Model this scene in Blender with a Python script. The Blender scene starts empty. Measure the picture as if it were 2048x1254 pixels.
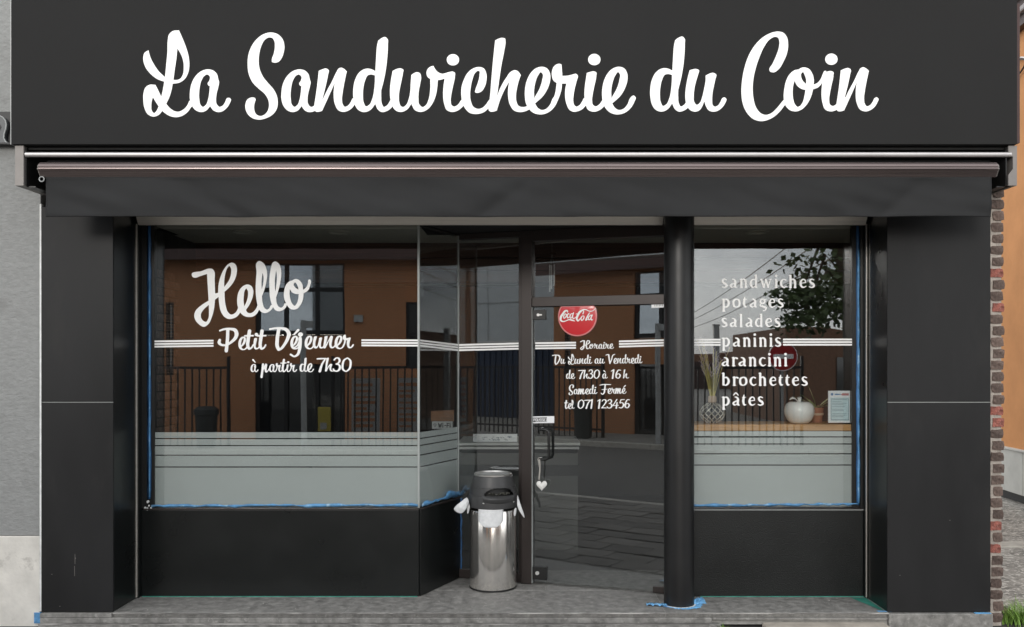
import bpy, bmesh, math, random
import numpy as np
from mathutils import Vector, Matrix
from mathutils.geometry import tessellate_polygon

random.seed(7)
SC = bpy.context.scene
COL = SC.collection
R = math.radians

# ------------------------------------------------------------------ camera, sky, sun, exposure
F, VX, VY, CZ, CY = 1714.0, 1060.0, 732.0, 1.726, -6.0     # focal length and principal point in photo pixels, eye height, distance
cam = bpy.data.cameras.new('camera')
cam.sensor_width = 36.0
cam.lens = 36.0 * F / 2048
cam.shift_x = (1024 - VX) / 2048
cam.shift_y = (VY - 627) / 2048
cam.clip_end = 2000
camo = bpy.data.objects.new('camera', cam)
COL.objects.link(camo)
camo.location = (0, CY, CZ)
camo.rotation_euler = (R(90), 0, 0)
SC.camera = camo

SUN_EL, SUN_AZ = R(12), R(196)      # azimuth from +Y clockwise: behind the camera, slightly to the left
w = bpy.data.worlds.new('World')
SC.world = w
w.use_nodes = True
nt = w.node_tree
nt.nodes.clear()
out = nt.nodes.new('ShaderNodeOutputWorld')
bg = nt.nodes.new('ShaderNodeBackground')
sky = nt.nodes.new('ShaderNodeTexSky')
sky.sky_type = 'NISHITA'
sky.sun_disc = False
sky.sun_elevation = SUN_EL
sky.sun_rotation = SUN_AZ
tc = nt.nodes.new('ShaderNodeTexCoord')
mp = nt.nodes.new('ShaderNodeMapping')
mp.inputs['Scale'].default_value = (1, 1, 2.6)
nz = nt.nodes.new('ShaderNodeTexNoise')
nz.inputs['Scale'].default_value = 3.4
nz.inputs['Detail'].default_value = 6
nz.inputs['Roughness'].default_value = .55
rmp = nt.nodes.new('ShaderNodeValToRGB')
rmp.color_ramp.elements[0].position = .30
rmp.color_ramp.elements[0].color = (6.0, 6.7, 7.6, 1)
rmp.color_ramp.elements[1].position = .70
rmp.color_ramp.elements[1].color = (23, 22.8, 22.4, 1)
mx = nt.nodes.new('ShaderNodeMixRGB')
mx.inputs['Fac'].default_value = .88
bg.inputs['Strength'].default_value = .10
L = nt.links.new
L(tc.outputs['Generated'], mp.inputs['Vector'])
L(mp.outputs[0], nz.inputs['Vector'])
L(nz.outputs['Fac'], rmp.inputs['Fac'])
L(sky.outputs[0], mx.inputs['Color1'])
L(rmp.outputs[0], mx.inputs['Color2'])
L(mx.outputs[0], bg.inputs['Color'])
L(bg.outputs[0], out.inputs['Surface'])

sun = bpy.data.lights.new('sun', 'SUN')
sun.energy = 1.5
sun.angle = R(20)
sun.color = (1.0, .96, .90)
suno = bpy.data.objects.new('sun', sun)
COL.objects.link(suno)
sd = Vector((math.sin(SUN_AZ) * math.cos(SUN_EL), math.cos(SUN_AZ) * math.cos(SUN_EL), math.sin(SUN_EL)))
suno.rotation_euler = (-sd).to_track_quat('-Z', 'Y').to_euler()
suno.location = (0, -4, 9)

SC.view_settings.view_transform = 'Standard'
SC.view_settings.look = 'None'
SC.view_settings.exposure = 0.28
SC.view_settings.gamma = 1.0
SC.view_settings.use_curve_mapping = False
SC.cycles.max_bounces = 8
SC.cycles.transparent_max_bounces = 24
SC.cycles.glossy_bounces = 5
SC.cycles.diffuse_bounces = 4

# ------------------------------------------------------------------ measuring: metres from photo pixels at a known depth
def X(px, y): return (px - VX) * (y - CY) / F
def Z(py, y): return CZ - (py - VY) * (y - CY) / F

class Plane:
    """A vertical plane of the shopfront; hit() gives the point of it that the photo shows at a pixel."""
    def __init__(s, o, n):
        s.o, s.n = Vector(o), Vector(n).normalized()
        s.u = Vector((-s.n.y, s.n.x, 0)).normalized()
    def hit(s, px, py, off=0.0):
        c = Vector((0, CY, CZ))
        d = Vector(((px - VX) / F, 1, -(py - VY) / F))
        t = (s.o - c).dot(s.n) / d.dot(s.n)
        return c + d * t + s.n * off

# ------------------------------------------------------------------ object helpers
def link(o, parent=None):
    COL.objects.link(o)
    if parent is not None:
        o.parent = parent
        base = parent
        v = Vector((0, 0, 0))
        while base is not None:
            if base.parent is None:
                v = Vector(base.location)
            base = base.parent
        # parts are modelled in world metres; the Empty at a thing's base carries the offset
        if parent.type == 'EMPTY':
            o.matrix_parent_inverse = Matrix.Translation(-v)
    return o

def tag(o, label=None, cat=None, group=None, kind=None):
    if label: o['label'] = label
    if cat: o['category'] = cat
    if group: o['group'] = group
    if kind: o['kind'] = kind
    return o

def thing(name, label, cat, loc=(0, 0, 0), group=None):
    o = bpy.data.objects.new(name, None)
    o.empty_display_size = .1
    o.location = loc
    COL.objects.link(o)
    return tag(o, label, cat, group)

class MB:
    def __init__(s): s.v, s.f, s.sm, s.mi = [], [], [], []
    def add(s, vs, fs, smooth=False, mi=0):
        b = len(s.v)
        s.v += [tuple(v) for v in vs]
        s.f += [tuple(i + b for i in f) for f in fs]
        s.sm += [smooth] * len(fs)
        s.mi += [mi] * len(fs)
        return s
    def box(s, x0, x1, y0, y1, z0, z1, mi=0):
        vs = [(x0,y0,z0),(x1,y0,z0),(x1,y1,z0),(x0,y1,z0),(x0,y0,z1),(x1,y0,z1),(x1,y1,z1),(x0,y1,z1)]
        return s.add(vs, [(0,3,2,1),(4,5,6,7),(0,1,5,4),(1,2,6,5),(2,3,7,6),(3,0,4,7)], mi=mi)
    def obox(s, o, u, n, s0, s1, n0, n1, z0, z1, mi=0):
        """box along a wall direction u with outward normal n"""
        o, u, n = Vector(o), Vector(u), Vector(n)
        vs = []
        for z in (z0, z1):
            for a, b in ((s0,n1),(s1,n1),(s1,n0),(s0,n0)):
                p = o + u * a + n * b
                vs.append((p.x, p.y, z))
        return s.add(vs, [(0,3,2,1),(4,5,6,7),(0,1,5,4),(1,2,6,5),(2,3,7,6),(3,0,4,7)], mi=mi)
    def prism(s, pts, y0, y1, mi=0):
        """polygon in x,z extruded along y"""
        n = len(pts)
        vs = [(p[0], y0, p[1]) for p in pts] + [(p[0], y1, p[1]) for p in pts]
        fs = [tuple(range(n)), tuple(range(2*n-1, n-1, -1))] + [(i, i+n, (i+1)%n+n, (i+1)%n) for i in range(n)]
        return s.add(vs, fs, mi=mi)
    def extr_x(s, prof, x0, x1, smooth=False, mi=0):
        """profile in y,z extruded along x"""
        n = len(prof)
        vs = [(x0, p[0], p[1]) for p in prof] + [(x1, p[0], p[1]) for p in prof]
        s.add(vs, [tuple(range(n-1,-1,-1)), tuple(range(n, 2*n))], mi=mi)
        b = len(s.v) - 2*n
        fs = [(b+i, b+(i+1)%n, b+(i+1)%n+n, b+i+n) for i in range(n)]
        s.f += fs; s.sm += [smooth]*n; s.mi += [mi]*n
        return s
    def tube(s, path, r, seg=8, caps=True, mi=0):
        path = [Vector(p) for p in path]
        rs = r if isinstance(r, (list, tuple)) else [r]*len(path)
        vs, fs = [], []
        up = None
        for i, p in enumerate(path):
            t = (path[min(i+1, len(path)-1)] - path[max(i-1, 0)]).normalized()
            if up is None:
                up = Vector((0,0,1)) if abs(t.z) < .9 else Vector((1,0,0))
            a = t.cross(up).normalized()
            up = a.cross(t).normalized()
            for k in range(seg):
                q = 2*math.pi*k/seg
                vs.append(p + (a*math.cos(q) + up*math.sin(q))*rs[i])
        for i in range(len(path)-1):
            for k in range(seg):
                fs.append((i*seg+k, i*seg+(k+1)%seg, (i+1)*seg+(k+1)%seg, (i+1)*seg+k))
        s.add(vs, fs, True, mi)
        if caps:
            b = len(s.v) - len(vs)
            s.f += [tuple(b+k for k in range(seg-1,-1,-1)), tuple(b+(len(path)-1)*seg+k for k in range(seg))]
            s.sm += [False]*2; s.mi += [mi]*2
        return s
    def lathe(s, c, prof, seg=32, skip=None, mi=0):
        """profile (r,z) turned about the vertical through c; skip(row,k) leaves faces out"""
        vs, fs = [], []
        for r, z in prof:
            for k in range(seg):
                q = 2*math.pi*k/seg
                vs.append((c[0]+r*math.cos(q), c[1]+r*math.sin(q), c[2]+z))
        for i in range(len(prof)-1):
            for k in range(seg):
                if skip and skip(i, k): continue
                fs.append((i*seg+k, i*seg+(k+1)%seg, (i+1)*seg+(k+1)%seg, (i+1)*seg+k))
        return s.add(vs, fs, True, mi)
    def grid(s, fn, nu, nv, smooth=True, mi=0):
        vs = [fn(i/nu, j/nv) for j in range(nv+1) for i in range(nu+1)]
        fs = [(j*(nu+1)+i, j*(nu+1)+i+1, (j+1)*(nu+1)+i+1, (j+1)*(nu+1)+i) for j in range(nv) for i in range(nu)]
        return s.add(vs, fs, smooth, mi)
    def mesh(s, name, mats):
        m = bpy.data.meshes.new(name)
        m.from_pydata(s.v, [], s.f)
        m.polygons.foreach_set('use_smooth', s.sm)
        m.polygons.foreach_set('material_index', s.mi)
        for mt in (mats if isinstance(mats, (list, tuple)) else [mats]):
            m.materials.append(mt)
        m.update()
        if any(s.sm):
            m.set_sharp_from_angle(angle=R(38))
        return m
    def obj(s, name, mats, parent=None, bevel=0, label=None, solid=0, seg=2):
        o = bpy.data.objects.new(name, s.mesh(name, mats))
        link(o, parent)
        if label: o['label'] = label
        if solid:
            d = o.modifiers.new('thickness', 'SOLIDIFY'); d.thickness = solid; d.offset = 0
        if bevel:
            b = o.modifiers.new('bevel', 'BEVEL'); b.width = bevel; b.segments = seg; b.limit_method = 'ANGLE'; b.angle_limit = R(40)
            b.harden_normals = False
        return o

# ------------------------------------------------------------------ materials
def mat(name, col, rough=.5, metal=0, var=.12, vs=6, bump=0, bs=60, spec=.5, rvar=0, rand=0, spots=None, stretch=None, det=4, coat=0, trans=0):
    m = bpy.data.materials.new(name)
    m.use_nodes = True
    t = m.node_tree
    b = t.nodes['Principled BSDF']
    b.inputs['Roughness'].default_value = rough
    b.inputs['Metallic'].default_value = metal
    b.inputs['Specular IOR Level'].default_value = spec
    b.inputs['Coat Weight'].default_value = coat
    b.inputs['Coat Roughness'].default_value = .08
    tc = t.nodes.new('ShaderNodeTexCoord')
    vec = tc.outputs['Object']
    if stretch:
        mpn = t.nodes.new('ShaderNodeMapping'); mpn.inputs['Scale'].default_value = stretch
        t.links.new(vec, mpn.inputs['Vector']); vec = mpn.outputs[0]
    n = t.nodes.new('ShaderNodeTexNoise')
    n.inputs['Scale'].default_value = vs
    n.inputs['Detail'].default_value = det
    n.inputs['Roughness'].default_value = .6
    t.links.new(vec, n.inputs['Vector'])
    mr = t.nodes.new('ShaderNodeMapRange')
    mr.inputs['From Min'].default_value = .3; mr.inputs['From Max'].default_value = .7
    mr.inputs['To Min'].default_value = 1 - var; mr.inputs['To Max'].default_value = 1 + var
    t.links.new(n.outputs['Fac'], mr.inputs['Value'])
    fac = mr.outputs[0]
    if rand:
        oi = t.nodes.new('ShaderNodeObjectInfo')
        r2 = t.nodes.new('ShaderNodeMapRange')
        r2.inputs['To Min'].default_value = 1 - rand; r2.inputs['To Max'].default_value = 1 + rand
        t.links.new(oi.outputs['Random'], r2.inputs['Value'])
        mu = t.nodes.new('ShaderNodeMath'); mu.operation = 'MULTIPLY'
        t.links.new(fac, mu.inputs[0]); t.links.new(r2.outputs[0], mu.inputs[1]); fac = mu.outputs[0]
    vm = t.nodes.new('ShaderNodeVectorMath'); vm.operation = 'SCALE'
    vm.inputs[0].default_value = col
    t.links.new(fac, vm.inputs['Scale'])
    colout = vm.outputs[0]
    if spots:                                   # (colour, scale, threshold, softness)
        sc, ss, th, so = spots
        n2 = t.nodes.new('ShaderNodeTexNoise'); n2.inputs['Scale'].default_value = ss; n2.inputs['Detail'].default_value = 5
        n2.inputs['Roughness'].default_value = .65
        t.links.new(vec, n2.inputs['Vector'])
        m2 = t.nodes.new('ShaderNodeMapRange'); m2.inputs['From Min'].default_value = th; m2.inputs['From Max'].default_value = th + so
        t.links.new(n2.outputs['Fac'], m2.inputs['Value'])
        mxn = t.nodes.new('ShaderNodeMixRGB'); mxn.inputs['Color2'].default_value = (*sc, 1)
        t.links.new(m2.outputs[0], mxn.inputs['Fac']); t.links.new(colout, mxn.inputs['Color1'])
        colout = mxn.outputs[0]
    t.links.new(colout, b.inputs['Base Color'])
    if rvar:
        m3 = t.nodes.new('ShaderNodeMapRange')
        m3.inputs['From Min'].default_value = .3; m3.inputs['From Max'].default_value = .7
        m3.inputs['To Min'].default_value = max(rough - rvar, .02); m3.inputs['To Max'].default_value = rough + rvar
        t.links.new(n.outputs['Fac'], m3.inputs['Value']); t.links.new(m3.outputs[0], b.inputs['Roughness'])
    if bump:
        n3 = t.nodes.new('ShaderNodeTexNoise'); n3.inputs['Scale'].default_value = bs; n3.inputs['Detail'].default_value = 5
        t.links.new(vec, n3.inputs['Vector'])
        bp = t.nodes.new('ShaderNodeBump'); bp.inputs['Strength'].default_value = bump; bp.inputs['Distance'].default_value = .01
        t.links.new(n3.outputs['Fac'], bp.inputs['Height']); t.links.new(bp.outputs[0], b.inputs['Normal'])
    if trans:
        b.inputs['Transmission Weight'].default_value = trans
    return m

def glass(name, f0=.13, tint=(.925, .94, .935)):
    m = bpy.data.materials.new(name)
    m.use_nodes = True
    t = m.node_tree
    t.nodes.clear()
    o = t.nodes.new('ShaderNodeOutputMaterial')
    lw = t.nodes.new('ShaderNodeLayerWeight'); lw.inputs['Blend'].default_value = .5
    p = t.nodes.new('ShaderNodeMath'); p.operation = 'POWER'; p.inputs[1].default_value = 5
    mr = t.nodes.new('ShaderNodeMapRange'); mr.inputs['To Min'].default_value = f0; mr.inputs['To Max'].default_value = 1
    tr = t.nodes.new('ShaderNodeBsdfTransparent'); tr.inputs['Color'].default_value = (*tint, 1)
    gl = t.nodes.new('ShaderNodeBsdfGlossy'); gl.inputs['Roughness'].default_value = .0; gl.inputs['Color'].default_value = (.96, .98, 1, 1)
    mxs = t.nodes.new('ShaderNodeMixShader')
    t.links.new(lw.outputs['Facing'], p.inputs[0]); t.links.new(p.outputs[0], mr.inputs['Value'])
    # gentle waviness of float glass
    tcn = t.nodes.new('ShaderNodeTexCoord'); n = t.nodes.new('ShaderNodeTexNoise'); n.inputs['Scale'].default_value = 1.6; n.inputs['Detail'].default_value = 1
    bp = t.nodes.new('ShaderNodeBump'); bp.inputs['Strength'].default_value = .026; bp.inputs['Distance'].default_value = .012
    t.links.new(tcn.outputs['Object'], n.inputs['Vector']); t.links.new(n.outputs['Fac'], bp.inputs['Height']); t.links.new(bp.outputs[0], gl.inputs['Normal'])
    t.links.new(mr.outputs[0], mxs.inputs[0]); t.links.new(tr.outputs[0], mxs.inputs[1]); t.links.new(gl.outputs[0], mxs.inputs[2])
    t.links.new(mxs.outputs[0], o.inputs['Surface'])
    return m

M = {}
M['sign'] = mat('sign_grey', (.0235, .0235, .0238), .7, var=.03, vs=2, spec=.06)
M['white'] = mat('white_vinyl', (.93, .93, .925), .45, var=.015, vs=20, spec=.3)
M['cladding'] = mat('charcoal_cladding', (.0185, .0185, .0192), .50, var=.22, vs=1.6, spots=((.032, .031, .030), 2.6, .56, .35), stretch=(1, 1, .35), bump=.02, bs=220, rvar=.06, spec=.2)
M['riser'] = mat('black_riser_paint', (.006, .0072, .0072), .30, var=.15, vs=2, bump=.02, bs=120, rvar=.05)
M['riser_rough'] = mat('black_orange_peel_paint', (.0055, .0068, .0068), .36, var=.15, vs=3, bump=.28, bs=110, rvar=.05)
M['black'] = mat('black_metal', (.012, .012, .012), .38, var=.1)
M['void'] = mat('black_soffit_paint', (.008, .008, .008), .7, var=.1)
M['post'] = mat('brown_anodised', (.040, .032, .030), .38, metal=.3, var=.1, vs=5, stretch=(1, 1, .2))
M['column'] = mat('column_black', (.0085, .0085, .009), .40, var=.08, vs=4, rvar=.05)
M['alu'] = mat('pale_aluminium', (.80, .75, .68), .35, metal=.6, var=.08, vs=3, stretch=(.4, 6, 20))
M['rail'] = mat('gutter_aluminium', (.62, .60, .60), .38, metal=.5, var=.06, vs=4)
M['bar'] = mat('awning_bronze', (.175, .142, .138), .30, metal=.8, var=.12, vs=6, stretch=(.15, 8, 30), rvar=.06)
M['bracket'] = mat('bracket_greige', (.21, .195, .185), .5, metal=.2, var=.08)
M['canvas'] = mat('charcoal_canvas', (.020, .0205, .0215), .78, var=.10, vs=1.6, bump=.12, bs=420, spec=.25)
M['stucco'] = mat('grey_stucco', (.27, .274, .27), .9, var=.09, vs=22, bump=.6, bs=34, spec=.1, spots=((.205, .205, .20), 2.2, .55, .25), stretch=(1, 1, 1.8))
M['plinth'] = mat('pale_limestone', (.66, .635, .59), .85, var=.14, vs=5, bump=.2, bs=40, spots=((.26, .24, .215), 4.5, .60, .18), spec=.15)
M['slab'] = mat('bluestone', (.225, .218, .206), .6, var=.45, vs=16, bump=.2, bs=90, spots=((.36, .35, .33), 26, .57, .14), rvar=.12, det=8)
M['grout'] = mat('pale_grout', (.38, .37, .35), .9, var=.2, vs=30)
M['worn'] = mat('worn_edge', (.20, .19, .18), .8, var=.35, vs=25, stretch=(.25, 1, 1), spots=((.56, .54, .51), 9, .50, .10))
M['paver'] = mat('paving_stone', (.135, .127, .115), .75, var=.25, vs=7, bump=.15, bs=60, rand=.25)
M['paver_pale'] = mat('pale_paving', (.40, .36, .31), .85, var=.2, vs=9, bump=.2, bs=60)
M['bed'] = mat('joint_sand', (.03, .028, .026), .95, var=.2)
M['asphalt'] = mat('asphalt', (.095, .092, .087), .85, var=.2, vs=14, bump=.35, bs=120, spots=((.15, .145, .14), 60, .62, .08), rvar=.06)
M['asphalt_pale'] = mat('old_asphalt', (.19, .185, .17), .9, var=.3, vs=10, bump=.7, bs=70, spots=((.36, .35, .32), 55, .56, .08))
M['gravel'] = mat('alley_gravel', (.22, .21, .19), .95, var=.5, vs=7, bump=1, bs=24, spots=((.52, .50, .46), 21, .52, .08))
M['concrete'] = mat('concrete', (.36, .345, .31), .85, var=.18, vs=8, bump=.2, bs=50)
M['mortar'] = mat('mortar', (.36, .32, .285), .95, var=.2, vs=30, bump=.6, bs=70)
M['brick'] = mat('dark_brick', (.105, .074, .062), .9, var=.4, vs=26, bump=.9, bs=55, rand=.28, spots=((.19, .165, .15), 30, .60, .15))
M['brick_red'] = mat('broken_red_brick', (.22, .075, .058), .9, var=.5, vs=34, bump=1, bs=60, rand=.2, spots=((.50, .27, .23), 40, .58, .12))
M['orange'] = mat('orange_render', (.60, .29, .13), .9, var=.08, vs=2.5, bump=.12, bs=70, spots=((.60, .31, .15), 3.0, .62, .2), spec=.1)
M['panel_white'] = mat('white_panel', (.50, .50, .47), .5, var=.10, vs=4, spots=((.34, .34, .31), 6, .62, .2))
M['tile_roof'] = mat('roof_slate_pale', (.40, .39, .38), .7, var=.25, vs=12)
M['fascia'] = mat('brown_fascia', (.045, .020, .018), .5, var=.2)
M['gutter'] = mat('grey_gutter', (.30, .27, .27), .45, var=.1)
M['steel'] = mat('brushed_steel', (.84, .81, .77), .15, metal=.93, var=.06, vs=5, stretch=(6, 6, .25), rvar=.05)
M['bin_plastic'] = mat('bin_plastic', (.046, .046, .047), .42, var=.08, vs=9, bump=.04, bs=300)
M['bin_lid'] = mat('bin_lid_metal', (.55, .54, .52), .33, metal=.9, var=.12, vs=14)
M['bag'] = mat('white_bag', (.74, .75, .76), .45, var=.10, vs=24, bump=.6, bs=26)
M['blue'] = mat('blue_tape', (.10, .28, .52), .5, var=.35, vs=18, bump=.4, bs=40, spots=((.42, .60, .72), 14, .56, .14))
M['blue_dark'] = mat('blue_film', (.045, .15, .36), .35, var=.4, vs=12, stretch=(1, 1, .3))
M['film'] = mat('blue_masking_film', (.16, .42, .72), .45, var=.3, vs=12, bump=.5, bs=30, spots=((.50, .66, .78), 16, .56, .15))
M['teal'] = mat('teal_edge', (.04, .26, .20), .5, var=.3, vs=8)
M['silicone'] = mat('pale_silicone', (.38, .40, .39), .4, var=.1)
M['caulk'] = mat('white_caulk', (.72, .73, .72), .7, var=.15, vs=20)
M['wood'] = mat('oak_shelf', (.56, .30, .115), .5, var=.22, vs=5, stretch=(1, 8, 22), det=6)
M['board'] = mat('dark_oak', (.17, .075, .03), .5, var=.3, vs=6, stretch=(1, 8, 20))
M['beam'] = mat('dark_stained_wood', (.075, .035, .024), .55, var=.45, vs=3, stretch=(.6, 8, 12), det=6)
M['ceil'] = mat('ceiling_board', (.55, .53, .46), .8, var=.04)
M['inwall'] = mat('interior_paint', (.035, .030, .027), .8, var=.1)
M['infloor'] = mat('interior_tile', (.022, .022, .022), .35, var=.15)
M['counter'] = mat('counter_panel', (.085, .085, .08), .45, var=.05)
M['counter_edge'] = mat('counter_edge', (.58, .58, .56), .4, var=.04)
M['ceramic'] = mat('glazed_ceramic', (.88, .87, .84), .25, var=.03, vs=6, coat=.5)
M['terracotta'] = mat('terracotta', (.36, .15, .085), .8, var=.18, vs=12)
M['rim_pale'] = mat('pale_band', (.62, .46, .34), .8, var=.15)
M['leaf'] = mat('striped_leaf', (.17, .26, .09), .5, var=.5, vs=18, spots=((.85, .80, .50), 12, .48, .1))
M['stem_dry'] = mat('dry_stem', (.58, .50, .14), .7, var=.3, vs=9)
M['plume'] = mat('dry_plume', (.55, .46, .55), .8, var=.3, vs=20)
M['vase'] = mat('dark_vase', (.02, .02, .022), .15, var=.2)
M['gilt'] = mat('pale_wire', (.72, .68, .60), .3, metal=.6, var=.1)
M['paper'] = mat('notice_paper', (.62, .78, .82), .6, var=.05, vs=20)
M['frame_white'] = mat('white_frame', (.88, .89, .91), .4, var=.02)
M['ink'] = mat('grey_ink', (.16, .22, .27), .6, var=.2)
M['ink_red'] = mat('red_ink', (.55, .20, .20), .6, var=.2)
M['ink_blue'] = mat('blue_ink', (.10, .22, .42), .6, var=.2)
M['ink_black'] = mat('black_ink', (.02, .02, .02), .6, var=.05)
M['redsign'] = mat('glossy_red', (.62, .030, .040), .22, var=.03, coat=.6)
M['red_rim'] = mat('pale_red_rim', (.70, .25, .25), .3, var=.05)
M['heart'] = mat('white_plaster', (.80, .79, .76), .7, var=.06, vs=30, bump=.2, bs=60)
M['ribbon'] = mat('grey_ribbon', (.40, .38, .35), .8, var=.15)
M['chime'] = mat('chime_tube', (.85, .84, .82), .4, metal=.2, var=.05)
M['frost'] = mat('frosted_film', (.53, .555, .545), .55, var=.02, vs=3, spec=.3)
M['screw'] = mat('bright_screw', (.75, .75, .74), .3, metal=.6, var=.05)
M['glass'] = glass('window_glass', .125)
M['glass_side'] = glass('side_glass', .10)
M['mirror_pane'] = mat('reflective_pane', (.42, .46, .50), .03, metal=1, var=.05)
M['glass_dark'] = mat('dark_pane', (.010, .012, .014), .05, var=.1, spec=1.0, coat=1)
M['grass'] = mat('grass_blade', (.17, .30, .05), .6, var=.45, vs=14)
M['soil'] = mat('soil', (.12, .095, .06), .95, var=.3, vs=20, bump=.6)
M['ochre'] = mat('ochre_brick_facing', (.40, .18, .085), .85, var=.16, vs=20, stretch=(1, 1, 4), bump=.25, bs=30)
M['brown_brick'] = mat('brown_brick_far', (.19, .105, .068), .9, var=.3, vs=14)
M['joint'] = mat('brick_joint', (.30, .20, .13), .9, var=.2, vs=10)
M['dark_trim'] = mat('dark_trim', (.012, .012, .013), .5, var=.1)
M['blue_shed'] = mat('blue_sheet', (.012, .026, .060), .5, var=.12, vs=4)
M['hall'] = mat('pale_hall_panel', (.42, .44, .45), .6, var=.06, vs=2)
M['bark'] = mat('bark', (.08, .065, .05), .9, var=.3, bump=.6)
M['foliage'] = mat('tree_foliage', (.055, .085, .025), .6, var=.6, vs=5)
M['sign_red'] = mat('traffic_red', (.40, .012, .018), .4, var=.04)
M['galv'] = mat('galvanised', (.34, .35, .35), .5, metal=.3, var=.08)
M['yellow'] = mat('yellow_box', (.34, .28, .05), .5, var=.05)
M['bin_dark'] = mat('street_bin_green', (.018, .022, .022), .5, var=.1)
M['roof'] = mat('roof_tile_dark', (.075, .062, .055), .8, var=.3, vs=10, bump=.4, bs=20)
M['lamp'] = mat('lamp_grey', (.05, .05, .052), .5, var=.05)

# ------------------------------------------------------------------ lettering: outlines and brush strokes
def parse(s):
    pts = []
    for t in s.split():
        c = t.endswith('c')
        a, b = t.rstrip('c').split(',')
        pts.append((float(a), float(b), c))
    return pts

def smooth_loop(pts, n=6):
    N = len(pts)
    P = [np.array(p[:2]) for p in pts]
    res = []
    H = [max(np.linalg.norm(P[(i+1) % N] - P[i]), 1e-6) for i in range(N)]
    def tan(i):
        a, b = (P[i]-P[i-1])/H[i-1], (P[(i+1) % N]-P[i])/H[i]
        return (a*H[i] + b*H[i-1])/(H[i]+H[i-1])
    for i in range(N):
        j = (i+1) % N
        ch = (P[j]-P[i])/H[i]
        t0 = ch if pts[i][2] else tan(i)
        t1 = ch if pts[j][2] else tan(j)
        for k in range(n):
            u = k/n
            h00, h10, h01, h11 = 2*u**3-3*u*u+1, u**3-2*u*u+u, -2*u**3+3*u*u, u**3-u*u
            res.append(h00*P[i] + h10*H[i]*t0 + h01*P[j] + h11*H[i]*t1)
    return [(float(p[0]), float(p[1])) for p in res]

def smooth_stroke(pts, n=10):
    A = [np.array(p, float) for p in pts]
    if len(A) == 2: A = [A[0], (A[0]+A[1])/2, A[1]]
    N = len(A)
    H = [max(np.linalg.norm((A[i+1]-A[i])[:2]), 1e-6) for i in range(N-1)]
    T = []
    for i in range(N):
        if i == 0: T.append((A[1]-A[0])/H[0])
        elif i == N-1: T.append((A[-1]-A[-2])/H[-1])
        else: T.append(((A[i]-A[i-1])/H[i-1]*H[i] + (A[i+1]-A[i])/H[i]*H[i-1])/(H[i]+H[i-1]))
    o = []
    for i in range(N-1):
        for k in range(n):
            u = k/n
            h00, h10, h01, h11 = 2*u**3-3*u*u+1, u**3-2*u*u+u, -2*u**3+3*u*u, u**3-u*u
            o.append(h00*A[i] + h10*H[i]*T[i] + h01*A[i+1] + h11*H[i]*T[i+1])
    o.append(A[-1])
    return np.array(o)

def stroke_loops(strokes, cells=64):
    """union of brush strokes (x, y, width) as contour loops"""
    segs = [smooth_stroke(s) for s in strokes]
    al = np.concatenate(segs)
    wmax = al[:, 2].max()
    x0, x1 = al[:, 0].min()-wmax, al[:, 0].max()+wmax
    y0, y1 = al[:, 1].min()-wmax, al[:, 1].max()+wmax
    h = max(x1-x0, y1-y0)/cells
    nx, ny = int((x1-x0)/h)+2, int((y1-y0)/h)+2
    gx, gy = np.meshgrid(x0+h*np.arange(nx), y0+h*np.arange(ny), indexing='ij')
    D = np.full(gx.shape, 1e9)
    for s in segs:
        for a, b in zip(s[:-1], s[1:]):
            dx, dy = b[0]-a[0], b[1]-a[1]
            l2 = dx*dx+dy*dy+1e-12
            t = np.clip(((gx-a[0])*dx+(gy-a[1])*dy)/l2, 0, 1)
            d = np.hypot(gx-a[0]-t*dx, gy-a[1]-t*dy) - .5*np.abs(a[2]+t*(b[2]-a[2]))
            D = np.minimum(D, d)
    D[np.abs(D) < 1e-9] = 1e-9
    ins = D < 0
    pos, nxt = {}, {}
    def cut(i, j, k, l):
        key = (i, j, k, l)
        if key not in pos:
            a, b = D[i, j], D[k, l]
            t = a/(a-b)
            pos[key] = (x0+h*(i+t*(k-i)), y0+h*(j+t*(l-j)))
        return key
    act = np.argwhere((ins[:-1,:-1] != ins[1:,:-1]) | (ins[:-1,:-1] != ins[:-1,1:]) | (ins[:-1,:-1] != ins[1:,1:]))
    for i, j in act:
        c = [(i,j),(i+1,j),(i+1,j+1),(i,j+1)]
        f = [bool(ins[p]) for p in c]
        ent, ex = [], []
        for e in range(4):
            p, q = c[e], c[(e+1) % 4]
            if f[e] != f[(e+1) % 4]:
                key = cut(*min(p, q), *max(p, q))
                (ex if f[e] else ent).append((e, key))
        for (e, k) in ex:                       # walk with the inside on the left
            if len(ent) == 1: m = ent[0]
            else: m = min(ent, key=lambda q: (e - q[0]) % 4)
            nxt[k] = m[1]
    loops, seen = [], set()
    for k in list(nxt):
        if k in seen: continue
        lp, q = [], k
        while q not in seen and q in nxt:
            seen.add(q); lp.append(pos[q]); q = nxt[q]
        if len(lp) > 5: loops.append(lp)
    return loops

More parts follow.
